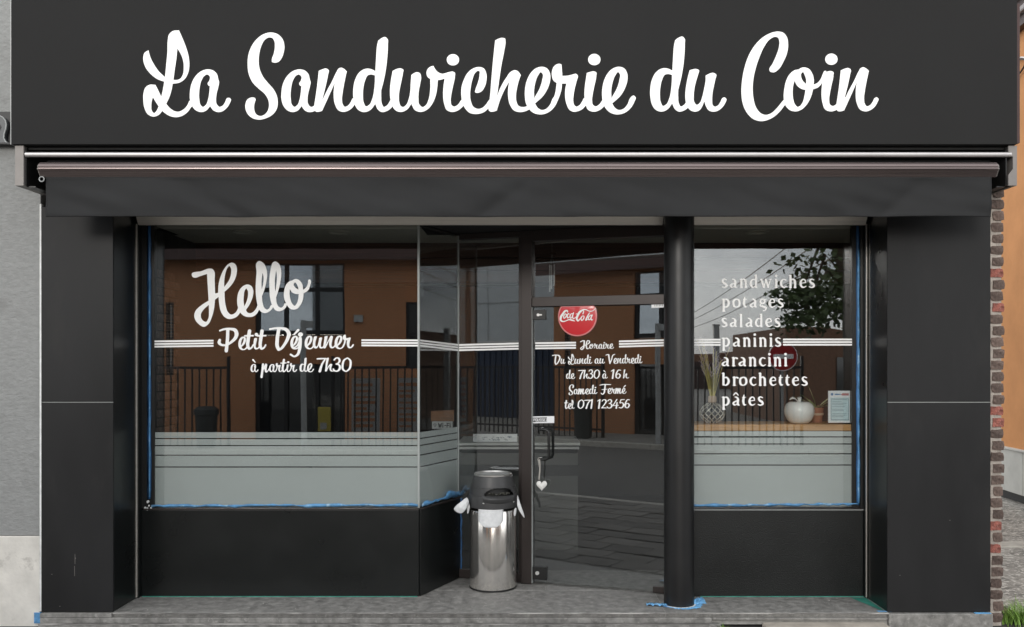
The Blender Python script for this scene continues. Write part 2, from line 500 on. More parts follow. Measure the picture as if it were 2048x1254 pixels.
# outlines: region scale 6.27 px per photo pixel, baseline 1088, x-height 538
OUT = {
'L': (["490,68c 520,135 575,270 612,400 620,510 605,600 560,680 500,722 410,738c 400,800 375,890 330,990c 385,1050 440,1082 480,1088 540,1065 590,1015 630,945 660,930c 690,1000c 655,1020 600,1090 530,1140 450,1157 370,1140 320,1110 280,1078c 240,1125 165,1150 100,1120 60,1050 43,950 45,860 70,785 115,752 195,752c 220,800 268,900c 285,830 305,712c 220,680 130,610 65,520 42,410 58,350 108,318c 130,400 180,500 240,585 315,655c 330,500 345,330 350,190 365,120 410,78",
       "470,295c 510,360 545,460 550,540 540,620 505,675 465,690 420,688c 440,540 458,420", "163,905c 195,960 235,1022c 210,1075 178,1105 152,1080 143,1020 150,950"], 42, 586),
'a': (["850,557 920,572 965,615 983,680c 993,715 985,770 965,850 955,930 962,990 1000,1028 1040,1010 1070,965 1092,920 1115,913 1140,930 1125,985 1080,1050 1030,1085 975,1093 925,1075 880,1018c 830,1075 765,1093 700,1070 655,1018 630,945 628,840 650,730 700,640 770,580",
       "845,622 878,650 870,700 850,735 860,760 877,768c 870,850 855,935 830,1000 790,1028 760,1000 745,930 748,800 775,690 810,638"], 628, 439),
'S': (["390,95 470,115 530,170 558,260 548,350 515,430 480,465 435,474 402,462 400,440 425,360 438,270 430,200 405,165 365,158 315,185 270,260 245,350 236,450 245,540 285,640 350,725 420,805 460,880 475,970 465,1045 420,1115 340,1165 245,1188 160,1170 100,1120 70,1050 70,990 95,935 150,910 190,918 198,940c 182,990 180,1060 200,1115 250,1142 300,1130 345,1085 365,1010 355,940 310,865 230,795 155,715 110,610 97,500 108,370 145,270 210,180 300,115"], 68, 452),
'n': (["1388,570c 1440,548 1480,540 1513,560 1505,620 1480,740 1428,950c 1480,840 1560,690 1610,585 1640,540 1668,530 1705,545 1740,577c 1715,690 1690,830 1680,930 1688,985 1715,1020 1755,1005 1790,960 1815,915 1840,908 1860,925 1845,975 1800,1040 1745,1075 1690,1085 1635,1065 1590,985 1575,860 1580,780 1590,718c 1540,830 1490,940 1430,1072c 1390,1083 1350,1080 1335,1055 1332,1020 1345,920 1365,780"], 1345, 461),
'd': (["820,152 850,180 852,240 845,400 820,600 795,720 768,822c 768,900 778,990 800,1028 840,1010 880,950 905,915 930,908 948,928 930,980 890,1045 835,1082 775,1093 730,1065 693,990c 640,1060 590,1088 545,1093 480,1065 440,1005 420,920 418,800 440,690 490,600 540,562 590,548 650,557 695,580c 705,400 718,250 730,198c 775,165",
       "690,633c 640,622 605,630 565,700 545,790 540,890 550,975 578,1022 620,1000 655,930 680,810 688,720"], 418, 462),
'w': (["-93,578c -40,552 10,545 42,562 38,600 15,720 -5,820 -13,900 -8,970 10,1015 38,1030 75,1005 110,930 127,850 135,720 143,628c 175,605 215,592 250,605 265,650 255,730 238,820 232,910 245,1000 282,1030 325,1005 360,930 378,820 380,680c 345,650 332,600 350,550 385,522 420,513c 450,565 490,600 530,612 575,604c 600,640c 560,672c 520,685 475,692c 470,760 450,880 410,980 350,1055 260,1092 190,1070 142,990c 90,1060 10,1092 -50,1075 -98,1012 -120,930 -126,830 -113,690"], -120, 660),
'i': (["570,605c 620,590 660,585 690,600 690,640 665,770 645,870 637,950 648,1005 680,1024 720,1005 770,940 800,910 825,905 842,925 825,980 785,1025 740,1065 655,1092 590,1070 552,980 540,870 545,780 560,672",
       "664,366 705,377 734,405 741,437 734,470 705,498 664,508 623,498 595,470 587,437 595,405 623,377"], 540, 230),
'c': (["995,528 1050,545 1083,610 1085,690 1065,770 1020,835 975,853 940,842 945,815 975,730 998,620 995,580 975,577 945,600 910,680 888,780 880,870 890,960 925,1030 980,1053 1040,1035 1080,995 1115,945 1140,920 1165,915 1180,935 1160,985 1105,1050 1050,1095 950,1118 870,1100 820,1050 785,985 770,900 772,780 800,690 850,600 910,550"], 770, 338),
'h': (["190,195c 230,173 280,162 315,172 320,200 305,320 270,500 240,700 215,890c 260,780 330,660 390,585 435,567 475,580 513,630c 490,690 465,790 452,890 460,970 485,1015 540,1030 590,1018 630,985 655,970 670,985 655,1025 615,1060 560,1085 495,1093 430,1075 375,1000 352,890 355,780 368,708c 310,810 260,920 210,1075c 170,1087 130,1087 108,1065 108,1040 125,900 145,650 170,380"], 108, 457),
'e': (["865,525 930,545 965,600 972,680 950,770 890,880 780,985c 815,1040 865,1067 915,1055 965,1005 1015,905 1045,885 1073,905 1055,970 1005,1050 930,1105 840,1123 765,1105 705,1055 665,980 653,900 655,800 680,690 725,605 790,545",
       "855,593 875,615 870,690 840,790 770,918c 768,830 785,720 815,640"], 653, 337),
'r': (["145,498c 155,640c 230,635 290,620 325,613 348,635 335,700 310,800 295,890 292,960 305,1005 330,1024 365,1010 400,965 430,915 452,905 470,910 485,930 470,980 440,1020 400,1060 350,1082 300,1090 250,1070 205,985 188,870 192,800 205,735c 150,737c 145,800 120,890 80,980 10,1065c 0,1000c 40,930 68,840 83,728c 45,700 24,640 25,580 50,520 95,490 130,490"], 24, 401),
'u': (["622,568c 660,557 705,552 740,570 732,610 705,700 682,800 674,890 682,970 712,1002 750,975 780,900 805,790 822,700 822,637c 860,615 920,601 955,622 945,680 925,770 908,870 905,950 912,1005 938,1024 975,1010 1010,960 1030,920 1055,908 1082,928 1065,985 1020,1045 970,1078 910,1088 860,1070 825,1015 805,955c 780,1020 745,1070 690,1088 640,1075 590,1020 570,940 568,850 580,750 600,650"], 568, 444),
'C': (["605,83 670,100 715,160 728,240 715,350 670,460 610,555 545,595 500,582 493,560 530,490 580,380 612,280 618,210 600,160 565,150 500,180 430,270 370,400 320,550 290,700 285,830 295,930 335,1050 390,1110 450,1128 510,1110 580,1050 650,965 690,920c 705,985c 690,1002 620,1090 520,1170 400,1207 300,1185 210,1100 160,990 142,860 150,700 180,540 240,370 340,220 450,130 530,95"], 142, 530),
'o': (["925,533 985,550 1030,610 1050,690 1047,750c 1090,730 1135,680 1165,610 1185,577 1200,576 1210,595 1200,650 1145,740 1100,785 1040,808c 1015,900 960,1000 890,1065 810,1085 745,1065 690,1000 672,900 680,800 700,710 745,620 810,568 860,558c 890,540",
       "910,593 940,640 955,700 952,742c 915,705 892,655 892,612", "807,700c 840,760 890,800 945,817c 930,900 905,980 870,1020 848,1028 820,1005 792,930 785,840 790,770"], 672, 468),
}
HELLO = {   # the greeting, region scale 7.877 from photo pixel (376,510)
'H': ["60,300 210,255 345,213 385,220 410,250 420,400 428,605c 475,595c 480,480 510,350 570,220 640,140 690,120 740,140 768,200 768,280 740,380 670,490 575,580c 580,700 600,820 630,900 680,938 740,915 780,860 795,820 835,835c 820,905 770,970 700,1003 640,1008 570,970 515,880 490,760 482,660c 425,705c 410,850 375,980 320,1090 250,1132 170,1090 110,1010 98,960 120,880 200,800 325,718c 315,560 300,298c 200,330 100,358 72,345",
      "650,175 672,200 680,270 650,390 570,505c 572,400 590,290 625,200", "328,785c 330,900 320,1000 285,1052 245,1040 205,980 205,930 250,855"],
'e': ["940,463 1000,490 1027,550 1022,650 980,760 912,868c 945,910 990,915 1040,885 1080,830 1100,790 1140,800c 1118,865 1080,930 1020,970 960,978 890,962 840,925 800,860 778,780 775,690 795,590 850,505",
      "918,528 940,560 945,640 920,740 888,808c 878,740 880,640 895,560"],
'l': ["1115,95 1180,120 1230,200 1248,300 1235,420 1200,560 1165,650c 1180,770 1210,840 1245,860 1280,840 1312,790 1350,800c 1330,840 1280,890 1215,914 1160,900 1115,850 1085,740 1068,600 1068,450 1080,280 1088,115",
      "1175,280c 1190,340 1185,450 1163,545c 1158,450 1165,350"],
'l2': ["1370,102 1420,125 1460,200 1470,300 1455,430 1420,570 1388,670c 1400,760 1430,815 1465,830 1505,800 1525,760 1560,770c 1550,810 1500,865 1440,886 1380,870 1335,810 1295,680 1283,520 1285,350 1310,190 1335,120",
       "1388,235c 1402,330 1395,450 1378,575c 1368,480 1372,350"],
'o': ["1690,378 1750,395 1800,460 1815,548c 1860,510 1890,450 1900,390 1920,385 1935,405 1925,480 1890,560 1820,605c 1815,680 1770,790 1720,845 1660,860 1600,840 1550,770 1515,680 1515,570 1545,470 1600,415 1640,402c",
      "1685,432 1720,470 1742,545c 1690,510 1665,460", "1605,535c 1630,580 1690,612 1745,615c 1735,700 1710,770 1680,800 1645,770 1610,680 1600,600"],
}
# brush strokes for the small script, y up, x-height 1
def ST(txt):
    return [[tuple(float(q) for q in p.split(',')) for p in s.split()] for s in txt.split('|')]
STK = {
'P': ("0.18,1.52,.13 .48,1.63,.16 1.0,1.66,.19 1.38,1.54,.28 1.48,1.25,.30 1.38,.93,.26 1.12,.64,.21 .86,.43,.16|.8,1.62,.25 .78,.93,.25 .68,-.12,.26|.18,.76,.2 .12,.57,.24 .27,.39,.19 .68,.34,.15", 1.62),
'D': ("0,1.6,.15 .37,1.66,.16 .9,1.66,.19 1.26,1.54,.27 1.45,1.25,.30 1.36,.82,.26 1.1,.32,.21 .83,-.01,.19 .68,-.08,.18|.68,1.58,.26 .56,.75,.27 .57,.18,.27 .67,-.06,.24", 1.57),
't': ("0.24,1.5,.27 .13,.75,.26 .11,.29,.24 .21,.06,.19 .38,.13,.14 .52,.36,.12|-.12,1.1,.13 .52,1.12,.13", .54),
'j': ("0.12,.84,.27 .12,.4,.26 .07,-.1,.23 -.1,-.52,.18 -.32,-.63,.14 -.6,-.48,.16|-.35,.05,.12 -.1,.25,.12 .05,.55,.12|.13,1.15,.34 .17,1.15,.34", .47),
'p': ("0.2,.95,.25 .12,.2,.25 .02,-.62,.27|.1,0,.14 .35,.6,.16 .55,.95,.2|.58,.85,.26 .5,.3,.25 .58,.03,.2 .75,.12,.14 .92,.38,.12", .92),
'm': ("0.1,.95,.24 .0,.08,.25|.02,.1,.13 .22,.65,.15 .4,.95,.2|.42,.86,.25 .34,.08,.25|.36,.1,.13 .56,.65,.15 .74,.95,.2|.77,.86,.25 .7,.3,.25 .78,.03,.2 .95,.13,.14 1.1,.38,.12", 1.08),
'V': ("0,1.62,.14 .3,1.7,.18 .52,1.68,.2|.5,1.62,.26 .6,.9,.27 .72,.05,.24|.72,.05,.2 1.0,.7,.19 1.3,1.62,.18 1.58,1.75,.14", 1.35),
'F': ("0,1.62,.14 .5,1.72,.17 1.85,1.70,.15|.92,1.68,.25 .82,.8,.26 .68,.1,.24 .45,-.12,.17 .2,.12,.15|.35,.78,.13 1.25,.84,.13", 1.33),
'H': ("0.05,1.45,.16 .5,1.68,.2 .75,1.66,.24|.74,1.64,.25 .7,.9,.26 .52,.1,.24 .3,-.12,.2 .1,.08,.2 .35,.42,.14 1.0,.85,.14|1.62,1.62,.2 1.35,1.7,.16 1.14,1.2,.22 1.12,.4,.25 1.25,.05,.2 1.5,.1,.14 1.68,.36,.12|1.62,1.6,.2 1.65,1.3,.22 1.3,.95,.14", 1.62),
'0': ("0.62,1.7,.14 .3,1.45,.19 .13,.85,.22 .2,.2,.2 .45,.02,.15 .75,.25,.19 .93,.85,.22 .86,1.45,.19 .62,1.7,.14", 1.08),
'1': ("0.02,1.42,.12 .38,1.72,.2|.38,1.68,.22 .22,.02,.24", .62),
'2': ("0.08,1.4,.14 .25,1.66,.15 .52,1.68,.2 .66,1.4,.23 .45,.8,.18 .02,.08,.15|.02,.08,.17 .35,.1,.18 .7,.06,.15", .82),
'3': ("0.1,1.45,.18 .25,1.66,.15 .5,1.68,.19 .64,1.38,.22 .5,1.05,.17 .28,.93,.13|.28,.93,.13 .58,.82,.18 .66,.42,.23 .42,.06,.18 .1,.1,.15 .0,.3,.17", .82),
'4': ("0.58,1.7,.18 .3,1.1,.15 .0,.52,.15|.0,.52,.15 .8,.55,.14|.62,1.1,.2 .5,.0,.24", .88),
'5': ("0.3,1.64,.16 .8,1.68,.15|.3,1.62,.16 .2,1.0,.15 .45,1.08,.16 .66,.8,.22 .6,.3,.22 .35,.04,.17 .05,.12,.16", .82),
'6': ("0.72,1.6,.16 .5,1.66,.16 .22,1.2,.2 .1,.6,.23 .2,.12,.19 .4,.03,.16 .62,.3,.2 .66,.7,.2 .45,.92,.15 .2,.75,.14", .84),
'7': ("0.0,1.58,.16 .35,1.6,.19 .85,1.62,.15|.83,1.6,.15 .5,.95,.2 .25,.02,.26", .78),
'\u00b4': ("0,1.15,.12 .32,1.5,.2", 0), '`': ("0.1,1.5,.2 .36,1.2,.12", 0),
}
SERIF = {   # menu lettering, y up in units of 145 (x-height 1); advance
's': ("0.56,.88,.11 .32,.97,.14 .12,.8,.22 .22,.57,.25 .5,.38,.26 .58,.18,.22 .3,.03,.15 .05,.1,.11", .93),
'a': ("0.3,.95,.12 .46,.93,.16 .62,.75,.25 .62,.3,.26 .66,.08,.22 .8,.03,.1|.6,.55,.1 .28,.42,.16 .1,.22,.24 .22,.06,.18 .44,.1,.12 .6,.28,.1", 1.13),
'n': ("0.02,.93,.09 .2,.97,.14|.19,.92,.25 .19,.05,.25|.05,.02,.08 .34,.02,.08|.22,.8,.11 .45,.97,.17 .66,.8,.24 .69,.5,.25 .69,.05,.25|.56,.02,.08 .84,.02,.08", 1.18),
'd': ("0.56,.9,.11 .3,.92,.14 .1,.65,.24 .1,.3,.25 .28,.06,.17 .5,.1,.11 .62,.25,.1|.68,1.4,.22 .68,.06,.25|.5,1.38,.08 .7,1.44,.1|.68,.04,.1 .8,.05,.08", 1.17),
'w': ("0,.95,.08 .25,.95,.08|.12,.92,.2 .4,.08,.24|.42,.08,.11 .64,.9,.11|.62,.92,.21 .9,.08,.24|.92,.08,.1 1.14,.92,.1|1.0,.95,.08 1.25,.95,.08", 1.65),
'i': ("0.02,.93,.09 .15,.97,.1|.16,.9,.24 .16,.05,.25|.0,.02,.08 .33,.02,.08|.14,1.34,.28 .16,1.34,.28", .62),
'c': ("0.62,.86,.16 .4,.95,.12 .16,.78,.22 .08,.48,.26 .2,.16,.22 .42,.03,.16 .7,.15,.09", .98),
'h': ("0,1.38,.08 .15,1.43,.1|.18,1.36,.25 .18,.05,.25|.04,.02,.08 .32,.02,.08|.2,.78,.11 .44,.96,.17 .66,.8,.24 .7,.5,.25 .7,.05,.25|.56,.02,.08 .84,.02,.08", 1.25),
'e': ("0.12,.5,.1 .66,.58,.1|.66,.58,.12 .58,.86,.15 .36,.95,.13 .12,.7,.23 .1,.32,.26 .28,.06,.19 .5,.05,.13 .72,.18,.07", 1.03),
'p': ("0,.93,.09 .18,.97,.1|.2,.9,.25 .2,-.4,.25|.05,-.43,.08 .38,-.43,.08|.22,.86,.11 .54,.93,.17 .76,.65,.25 .72,.25,.25 .5,.04,.17 .24,.12,.1", 1.22),
'o': ("0.45,.95,.13 .15,.78,.22 .1,.45,.25 .2,.12,.22 .45,.03,.13 .74,.2,.22 .8,.5,.25 .7,.84,.22 .45,.95,.13", 1.2),
't': ("0.2,1.18,.1 .16,.9,.22 .14,.3,.25 .26,.06,.19 .44,.09,.08|0,.9,.09 .42,.92,.08", .76),
'g': ("0.36,.95,.13 .12,.82,.18 .1,.6,.2 .3,.44,.13 .55,.55,.19 .58,.8,.19 .36,.95,.13|.55,.88,.1 .75,.92,.11|.2,.44,.12 .08,.22,.16 .45,.08,.22 .74,-.08,.2 .65,-.3,.14 .38,-.4,.1", 1.06),
'l': ("0,1.38,.08 .15,1.43,.1|.18,1.36,.25 .18,.05,.25|.03,.02,.08 .36,.02,.08", .69),
'r': ("0.02,.93,.09 .18,.97,.12|.19,.92,.25 .19,.05,.25|.04,.02,.08 .38,.02,.08|.22,.74,.11 .42,.93,.16 .6,.86,.2", .75),
'b': ("0,1.38,.08 .15,1.43,.1|.18,1.36,.25 .18,.1,.25|.2,.8,.11 .5,.93,.17 .74,.65,.25 .7,.25,.25 .46,.04,.17 .18,.1,.12", 1.2),
'^': ("0.16,1.16,.1 .44,1.42,.15 .72,1.16,.1", 0),
}
_cache = {}
def script_glyph(ch):
    k = ('s', ch)
    if k not in _cache:
        if ch == 'l':
            lo = [[((p[0]-1068)/490, (912-(p[1]+.142*(p[0]-1215)))/490) for p in smooth_loop(parse(s), 4)] for s in HELLO['l']]
            _cache[k] = (lo, .45)
        elif ch in OUT:
            ss, x0, adv = OUT[ch]
            _cache[k] = ([[((p[0]-x0)/538, (1088-p[1])/538) for p in smooth_loop(parse(s), 4)] for s in ss], adv/538)
        else:
            t, adv = STK[ch]
            _cache[k] = (stroke_loops(ST(t)), adv)
    return _cache[k]
def serif_glyph(ch):
    k = ('m', ch)
    if k not in _cache:
        t, adv = SERIF[ch]
        _cache[k] = (stroke_loops(ST(t), 56), adv)
    return _cache[k]

def set_line(text, px0, px1, base, xh, font='script', slope=0.0):
    """letters of a line as loops in photo pixels, stretched to the measured ends"""
    fn = script_glyph if font == 'script' else serif_glyph
    comp = {'\u00e9': ('e', '\u00b4', .28), '\u00e0': ('a', '`', .2), '\u00e2': ('a', '^', -.05)}
    pen, res = 0.0, []
    for ch in text:
        if ch == ' ':
            pen += .5; continue
        acc = None
        if ch in comp:
            ch, acc, ax = comp[ch]
        lo, adv = fn(ch)
        lo = [list(l) for l in lo]
        if acc:
            lo += [[(p[0]+ax, p[1]) for p in l] for l in fn(acc)[0]]
        res.append([[(p[0]+pen, p[1]) for p in l] for l in lo])
        pen += adv
    a = min(p[0] for g in res for l in g for p in l)
    b = max(p[0] for g in res for l in g for p in l)
    s = (px1-px0)/(b-a)
    return [[[(px0+(p[0]-a)*s, base + slope*(p[0]-a)*s - p[1]*xh) for p in l] for l in g] for g in res]

def inside(p, poly):
    c = False
    for (x0, y0), (x1, y1) in zip(poly, poly[1:]+poly[:1]):
        if (y0 > p[1]) != (y1 > p[1]) and p[0] < x0+(p[1]-y0)*(x1-x0)/(y1-y0): c = not c
    return c
def fill(loops):
    start, i = [], 0
    for l in loops: start.append(i); i += len(l)
    depth = [sum(inside(l[0], m) for k, m in enumerate(loops) if k != j) for j, l in enumerate(loops)]
    tris = []
    for j, l in enumerate(loops):
        if depth[j] % 2: continue
        mem = [j] + [k for k, m in enumerate(loops) if depth[k] == depth[j]+1 and inside(m[0], l)]
        idx = [start[k]+q for k in mem for q in range(len(loops[k]))]
        for t in tessellate_polygon([[Vector((p[0], p[1], 0)) for p in loops[k]] for k in mem]):
            tris.append(tuple(idx[q] for q in t))
    return tris

def lettering(mb, letters, plane, t0=.0006, dt=.00025, mi=0):
    """flat raised letters on a plane from pixel loops"""
    for k, loops in enumerate(letters):
        n0 = t0 + dt*(k % 3)
        flat = [p for l in loops for p in l]
        tris = fill(loops)
        front = [plane.hit(p[0], p[1], n0) for p in flat]
        fs = []
        for a, b, c in tris:
            A, B, C = front[a], front[b], front[c]
            fs.append((a, b, c) if (B-A).cross(C-A).dot(plane.n) > 0 else (a, c, b))
        vs = list(front)
        m = len(flat)
        vs += [plane.hit(p[0], p[1], 0.0001) for p in flat]
        i = 0
        for l in loops:
            q = len(l)
            for j in range(q):
                fs.append((i+j, i+(j+1) % q, i+(j+1) % q+m, i+j+m))
            i += q
        mb.add(vs, fs, mi=mi)
    return mb

def quad_px(mb, plane, pts, off=.0006, thick=.0005, mi=0):
    """thin plate on a plane from 3 or more photo pixels"""
    f = [plane.hit(p[0], p[1], off) for p in pts]
    b = [plane.hit(p[0], p[1], off-thick) for p in pts]
    n = len(pts)
    return mb.add(f+b, [tuple(range(n)), tuple(range(2*n-1, n-1, -1))] + [(i, i+n, (i+1) % n+n, (i+1) % n) for i in range(n)], mi=mi)

# ================================================================== GROUND
GZ = -.085          # pavement beside the shop
KERB_Y = -3.9
m = MB().box(-40, 3.6, KERB_Y+.14, .3, GZ-.25, GZ-.012)
m.box(3.6, 40, KERB_Y+.14, -.35, GZ-.25, GZ-.012)
pave = tag(m.obj('pavement', M['bed']), kind='structure')
stone = None
rows = [(-.36 - .31*i) for i in range(11)]
PW_, PH_ = .46, .305
for i, y1 in enumerate(rows):
    x = -5.9 + (.23 if i % 2 else 0) + random.uniform(-.05, .05)
    while x < 3.4:
        if stone is None:
            b = MB().box(-PW_/2+.006, PW_/2-.006, -PH_/2+.006, PH_/2-.006, -.05, 0)
            stone = b.mesh('paving_stone', M['paver'])
            bmm = bmesh.new(); bmm.from_mesh(stone)
            bmesh.ops.bevel(bmm, geom=[e for e in bmm.edges if all(v.co.z > -.01 for v in e.verts)], offset=.007, segments=1, affect='EDGES')
            bmm.to_mesh(stone); bmm.free()
        o = bpy.data.objects.new('paving_stone', stone)
        o.location = (x + PW_/2, y1 - PH_/2, GZ + random.uniform(-.005, .005))
        o.rotation_euler = (random.uniform(-.012, .012), random.uniform(-.012, .012), random.uniform(-.016, .016))
        link(o, pave)
        x += PW_
kerb = MB()
for i in range(40):
    kerb.box(-20 + i, -20.01 + i + 1, KERB_Y, KERB_Y+.14, GZ-.25, GZ+.0)
tag(kerb.obj('kerb', M['concrete'], bevel=.01), kind='structure')
tag(MB().box(-60, 60, -11.6, KERB_Y, -.40, -.215).obj('road', M['asphalt']), kind='structure')
fk = MB()
for i in range(48):
    fk.box(-24 + i, -24.01 + i + 1, -11.75, -11.6, -.4, -.09)
tag(fk.obj('kerb', M['concrete'], bevel=.01), kind='structure')
tag(MB().box(-60, 60, -90, -11.75, -.4, -.10).obj('pavement', M['asphalt_pale']), kind='structure')
tag(MB().box(3.6, 40, -.35, 30, -.35, -.10).obj('alley_ground', M['gravel']), kind='structure')
tag(MB().box(3.34, 30, 2.62, 2.86, -.2, -.085).obj('edging_strip', M['concrete'], bevel=.01), kind='structure')
tag(MB().box(3.22, 3.62, -.36, 30, -.35, -.104).obj('ground', M['soil']), kind='structure')
tag(MB().box(-400, 400, -400, 400, -.9, -.45).obj('ground', M['asphalt_pale']), kind='structure')

# ================================================================== THE SHOP BUILDING
shop = thing('sandwich_shop', 'black sandwich shop front with glazed recess and broken brick corner', 'shop building', (0, 1.5, 0))
XL, XR = -3.42, 3.225                       # outer faces of the front
PL, PR = X(226, 0), X(1775, 0)              # inner edges of the two piers
WY = .42                                    # plane of the display windows
CEIL = Z(446, WY)
TOPZ = 4.2
def part(mb, name, mt, parent=None, **k): return mb.obj(name, mt, parent or shop, **k)

# masonry body behind everything (roof, rear and side walls, upper floor)
b = MB()
b.box(XL+.02, XR-.005, .02, .30, 2.84, TOPZ)               # wall above the shopfront
b.box(XL+.02, XL+.30, .30, 6.0, -.1, TOPZ)
b.box(XR-.30, XR-.005, .30, 6.0, -.1, TOPZ)
b.box(XL+.30, XR-.30, 5.75, 6.0, -.1, TOPZ)
part(b, 'masonry_wall', M['inwall'])
part(MB().box(XL, XR, .0, 6.05, TOPZ, TOPZ+.15), 'flat_roof', M['void'])
# piers: face panels, returns, cores
SEAM = Z(804.5, 0)
for x0, x1 in ((XL, PL), (PR, XR)):
    core = MB().box(x0+.03, x1-.03, .03, .55, 0, 2.84)
    part(core, 'pier_core', M['void'])
    part(MB().box(x0, x1, 0, .018, .004, SEAM-.0025), 'cladding_panel', M['cladding'], bevel=.002)
    part(MB().box(x0, x1, 0, .018, SEAM+.0025, 2.84), 'cladding_panel', M['cladding'], bevel=.002)
    part(MB().box(x0+.004, x1-.004, .004, .014, SEAM-.0022, SEAM+.0022), 'panel_joint', M['silicone'])
sc_ = MB()
for (x_, ya_, yb_) in ((150, 1108, 1128), (149.2, 1132, 1152), (151, 1115, 1118)):
    sc_.box(X(x_, 0)-.0012, X(x_, 0)+.0012, -.0006, .0004, Z(yb_, 0), Z(ya_, 0))
for (x_, y_) in ((104, 1148), (120, 1212), (1800, 1150), (1900, 1040)):
    sc_.box(X(x_, 0)-.004, X(x_, 0)+.003, -.0006, .0004, Z(y_+1, 0), Z(y_, 0))
part(sc_, 'scuff_mark', M['bracket'])['kind'] = 'stuff'
part(MB().box(PL-.020, PL-.002, .019, .36, .004, 2.82), 'return_panel', M['riser'], bevel=.002)
part(MB().box(PR+.002, PR+.020, .019, .36, .004, 2.82), 'return_panel', M['riser'], bevel=.002)
part(MB().box(XL, XL+.018, .019, .55, .004, 2.84), 'return_panel', M['cladding'])
part(MB().box(XL-.012, XL-.001, -.002, .03, .01, 2.86), 'edge_bead', M['caulk'])
for sx in (PL, PR):
    s = 1 if sx < 0 else -1
    part(MB().box(sx-.003*s if s < 0 else sx-.003, sx+.004, .352, .366, .01, 2.78).box(sx-.010, sx-.006, .352, .366, .01, 2.78), 'cover_strip', M['alu'])
    xx = (sx-.03, sx+.011) if s > 0 else (sx-.011, sx+.03)
    part(MB().box(*xx, .368, .52, .004, 2.84), 'jamb', M['riser'])

# entrance floor: two rows of bluestone slabs on a pale grout bed, front block below
part(MB().box(XL, XR, .008, 1.6, -.085, -.003), 'slab_bed', M['grout'])
def slabs(x0, x1, y0, y1, cuts):
    xs = [x0] + cuts + [x1]
    for a, c in zip(xs[:-1], xs[1:]):
        part(MB().box(a+.0015, c-.0015, y0+.002, y1-.002, -.03, 0), 'floor_slab', M['slab'], bevel=.003)
slabs(PL, PR, .0, .596, [-1.3, .95])
slabs(-1.2, 1.3, .602, 1.25, [.12])
part(MB().box(XL, 1.27, -.022, .006, -.068, -.032), 'step_riser', M['slab'], bevel=.004)
part(MB().box(XL, 1.33, -.045, .006, -.16, -.0705), 'step_riser', M['slab'], bevel=.004)
part(MB().box(XL, PL-.002, -.022, .0, -.03, -.001), 'floor_slab', M['slab'], bevel=.003)
part(MB().box(1.272, PR-.002, -.016, .006, -.05, -.0325), 'step_riser', M['slab'], bevel=.004)
part(MB().box(PR, XR+.002, -.03, .03, -.16, -.002), 'step_riser', M['slab'], bevel=.005)
rr = random.Random(3)
part(MB().box(PL, PR, -.0235, -.010, -.0035, .0007), 'worn_edge', M['worn'])
part(MB().box(XL, 1.25, -.0462, -.024, -.0712, -.0696), 'worn_edge', M['worn'])
ch = MB()
for k in range(44):
    x, y, r = rr.uniform(PL+.1, 2.3), rr.uniform(.03, .58), rr.uniform(.0025, .008)
    ch.add([(x+r*math.cos(a)*rr.uniform(.6,1.2), y+r*math.sin(a), .0008) for a in [q*1.05 for q in range(6)]] + [(x, y, .004)], [(i, (i+1) % 6, 6) for i in range(6)])
part(ch, 'stone_chips', M['worn'])['kind'] = 'stuff'

# soffit of the recess and header strip
part(MB().box(PL, PR, .37, 1.5, CEIL, CEIL+.10), 'soffit', M['void'])
HY = .30
hz0, hz1 = Z(448, HY), Z(433, HY)
hprof = [(HY+.035, hz0), (HY, hz1), (HY, hz1+.03), (HY+.06, hz1+.03), (HY+.06, hz0)]
for a_, c_ in ((272, 1327), (1389, 1735)):
    part(MB().extr_x(hprof, X(a_, HY), X(c_, HY)), 'header_strip', M['alu'])
part(MB().box(PL, PR, HY+.061, .42, CEIL+.002, 2.95), 'soffit', M['void'])

# geometry of the glass line: left window, canted panel, raked entrance, right window
C0 = Vector((X(838, WY), WY, 0))
A0 = Vector((X(917, .98), .98, 0))
ang = R(17)
U = Vector((math.cos(ang), -math.sin(ang), 0)); NN = Vector((-math.sin(ang), -math.cos(ang), 0))
cu = (A0 - C0).normalized(); cn = Vector((cu.y, -cu.x, 0))
if cn.y > 0: cn = -cn
PLW = Plane((0, WY, 0), (0, -1, 0)); PLC = Plane(C0, cn); PLD = Plane(A0, NN)
clen = (A0 - C0).length
def S(px):                                   # distance along the entrance wall
    h = PLD.hit(px, 700); return (h - A0).dot(U)
SILL = Z(1014, WY)

# stall risers and sills
part(MB().box(PL+.012, C0.x, WY-.012, WY+.10, .003, SILL-.022), 'stall_riser', M['riser'], bevel=.003)
part(MB().obox(C0, cu, cn, .0, clen+.02, -.10, .012, .003, SILL-.022), 'stall_riser', M['riser'], bevel=.003)
xr0 = X(1389, WY) - .08
part(MB().box(xr0, PR-.012, WY-.012, WY+.10, .003, SILL-.024), 'stall_riser', M['riser_rough'], bevel=.003)
part(MB().box(PL+.03, C0.x+.002, WY-.016, WY+.05, SILL-.021, SILL-.009), 'window_sill', M['post'], bevel=.002)
part(MB().obox(C0, cu, cn, .0, clen, -.05, .016, SILL-.021, SILL-.009), 'window_sill', M['post'], bevel=.002)
part(MB().box(xr0, X(1727, WY), WY-.016, WY+.05, SILL-.023, SILL-.009), 'window_sill', M['post'], bevel=.002)
part(MB().box(PL+.02, C0.x-.01, WY-.0165, WY-.012, .0008, .006), 'paint_line', M['teal'])
part(MB().box(xr0+.12, X(1733, WY), WY-.0165, WY-.012, .0008, .006), 'paint_line', M['teal'])
part(MB().add([(PR-.115, .385, .0012), (PR-.03, .07, .0012), (PR-.004, .05, .0012), (PR-.004, .38, .0012)], [(0,1,2,3)]), 'paint_line', M['teal'])
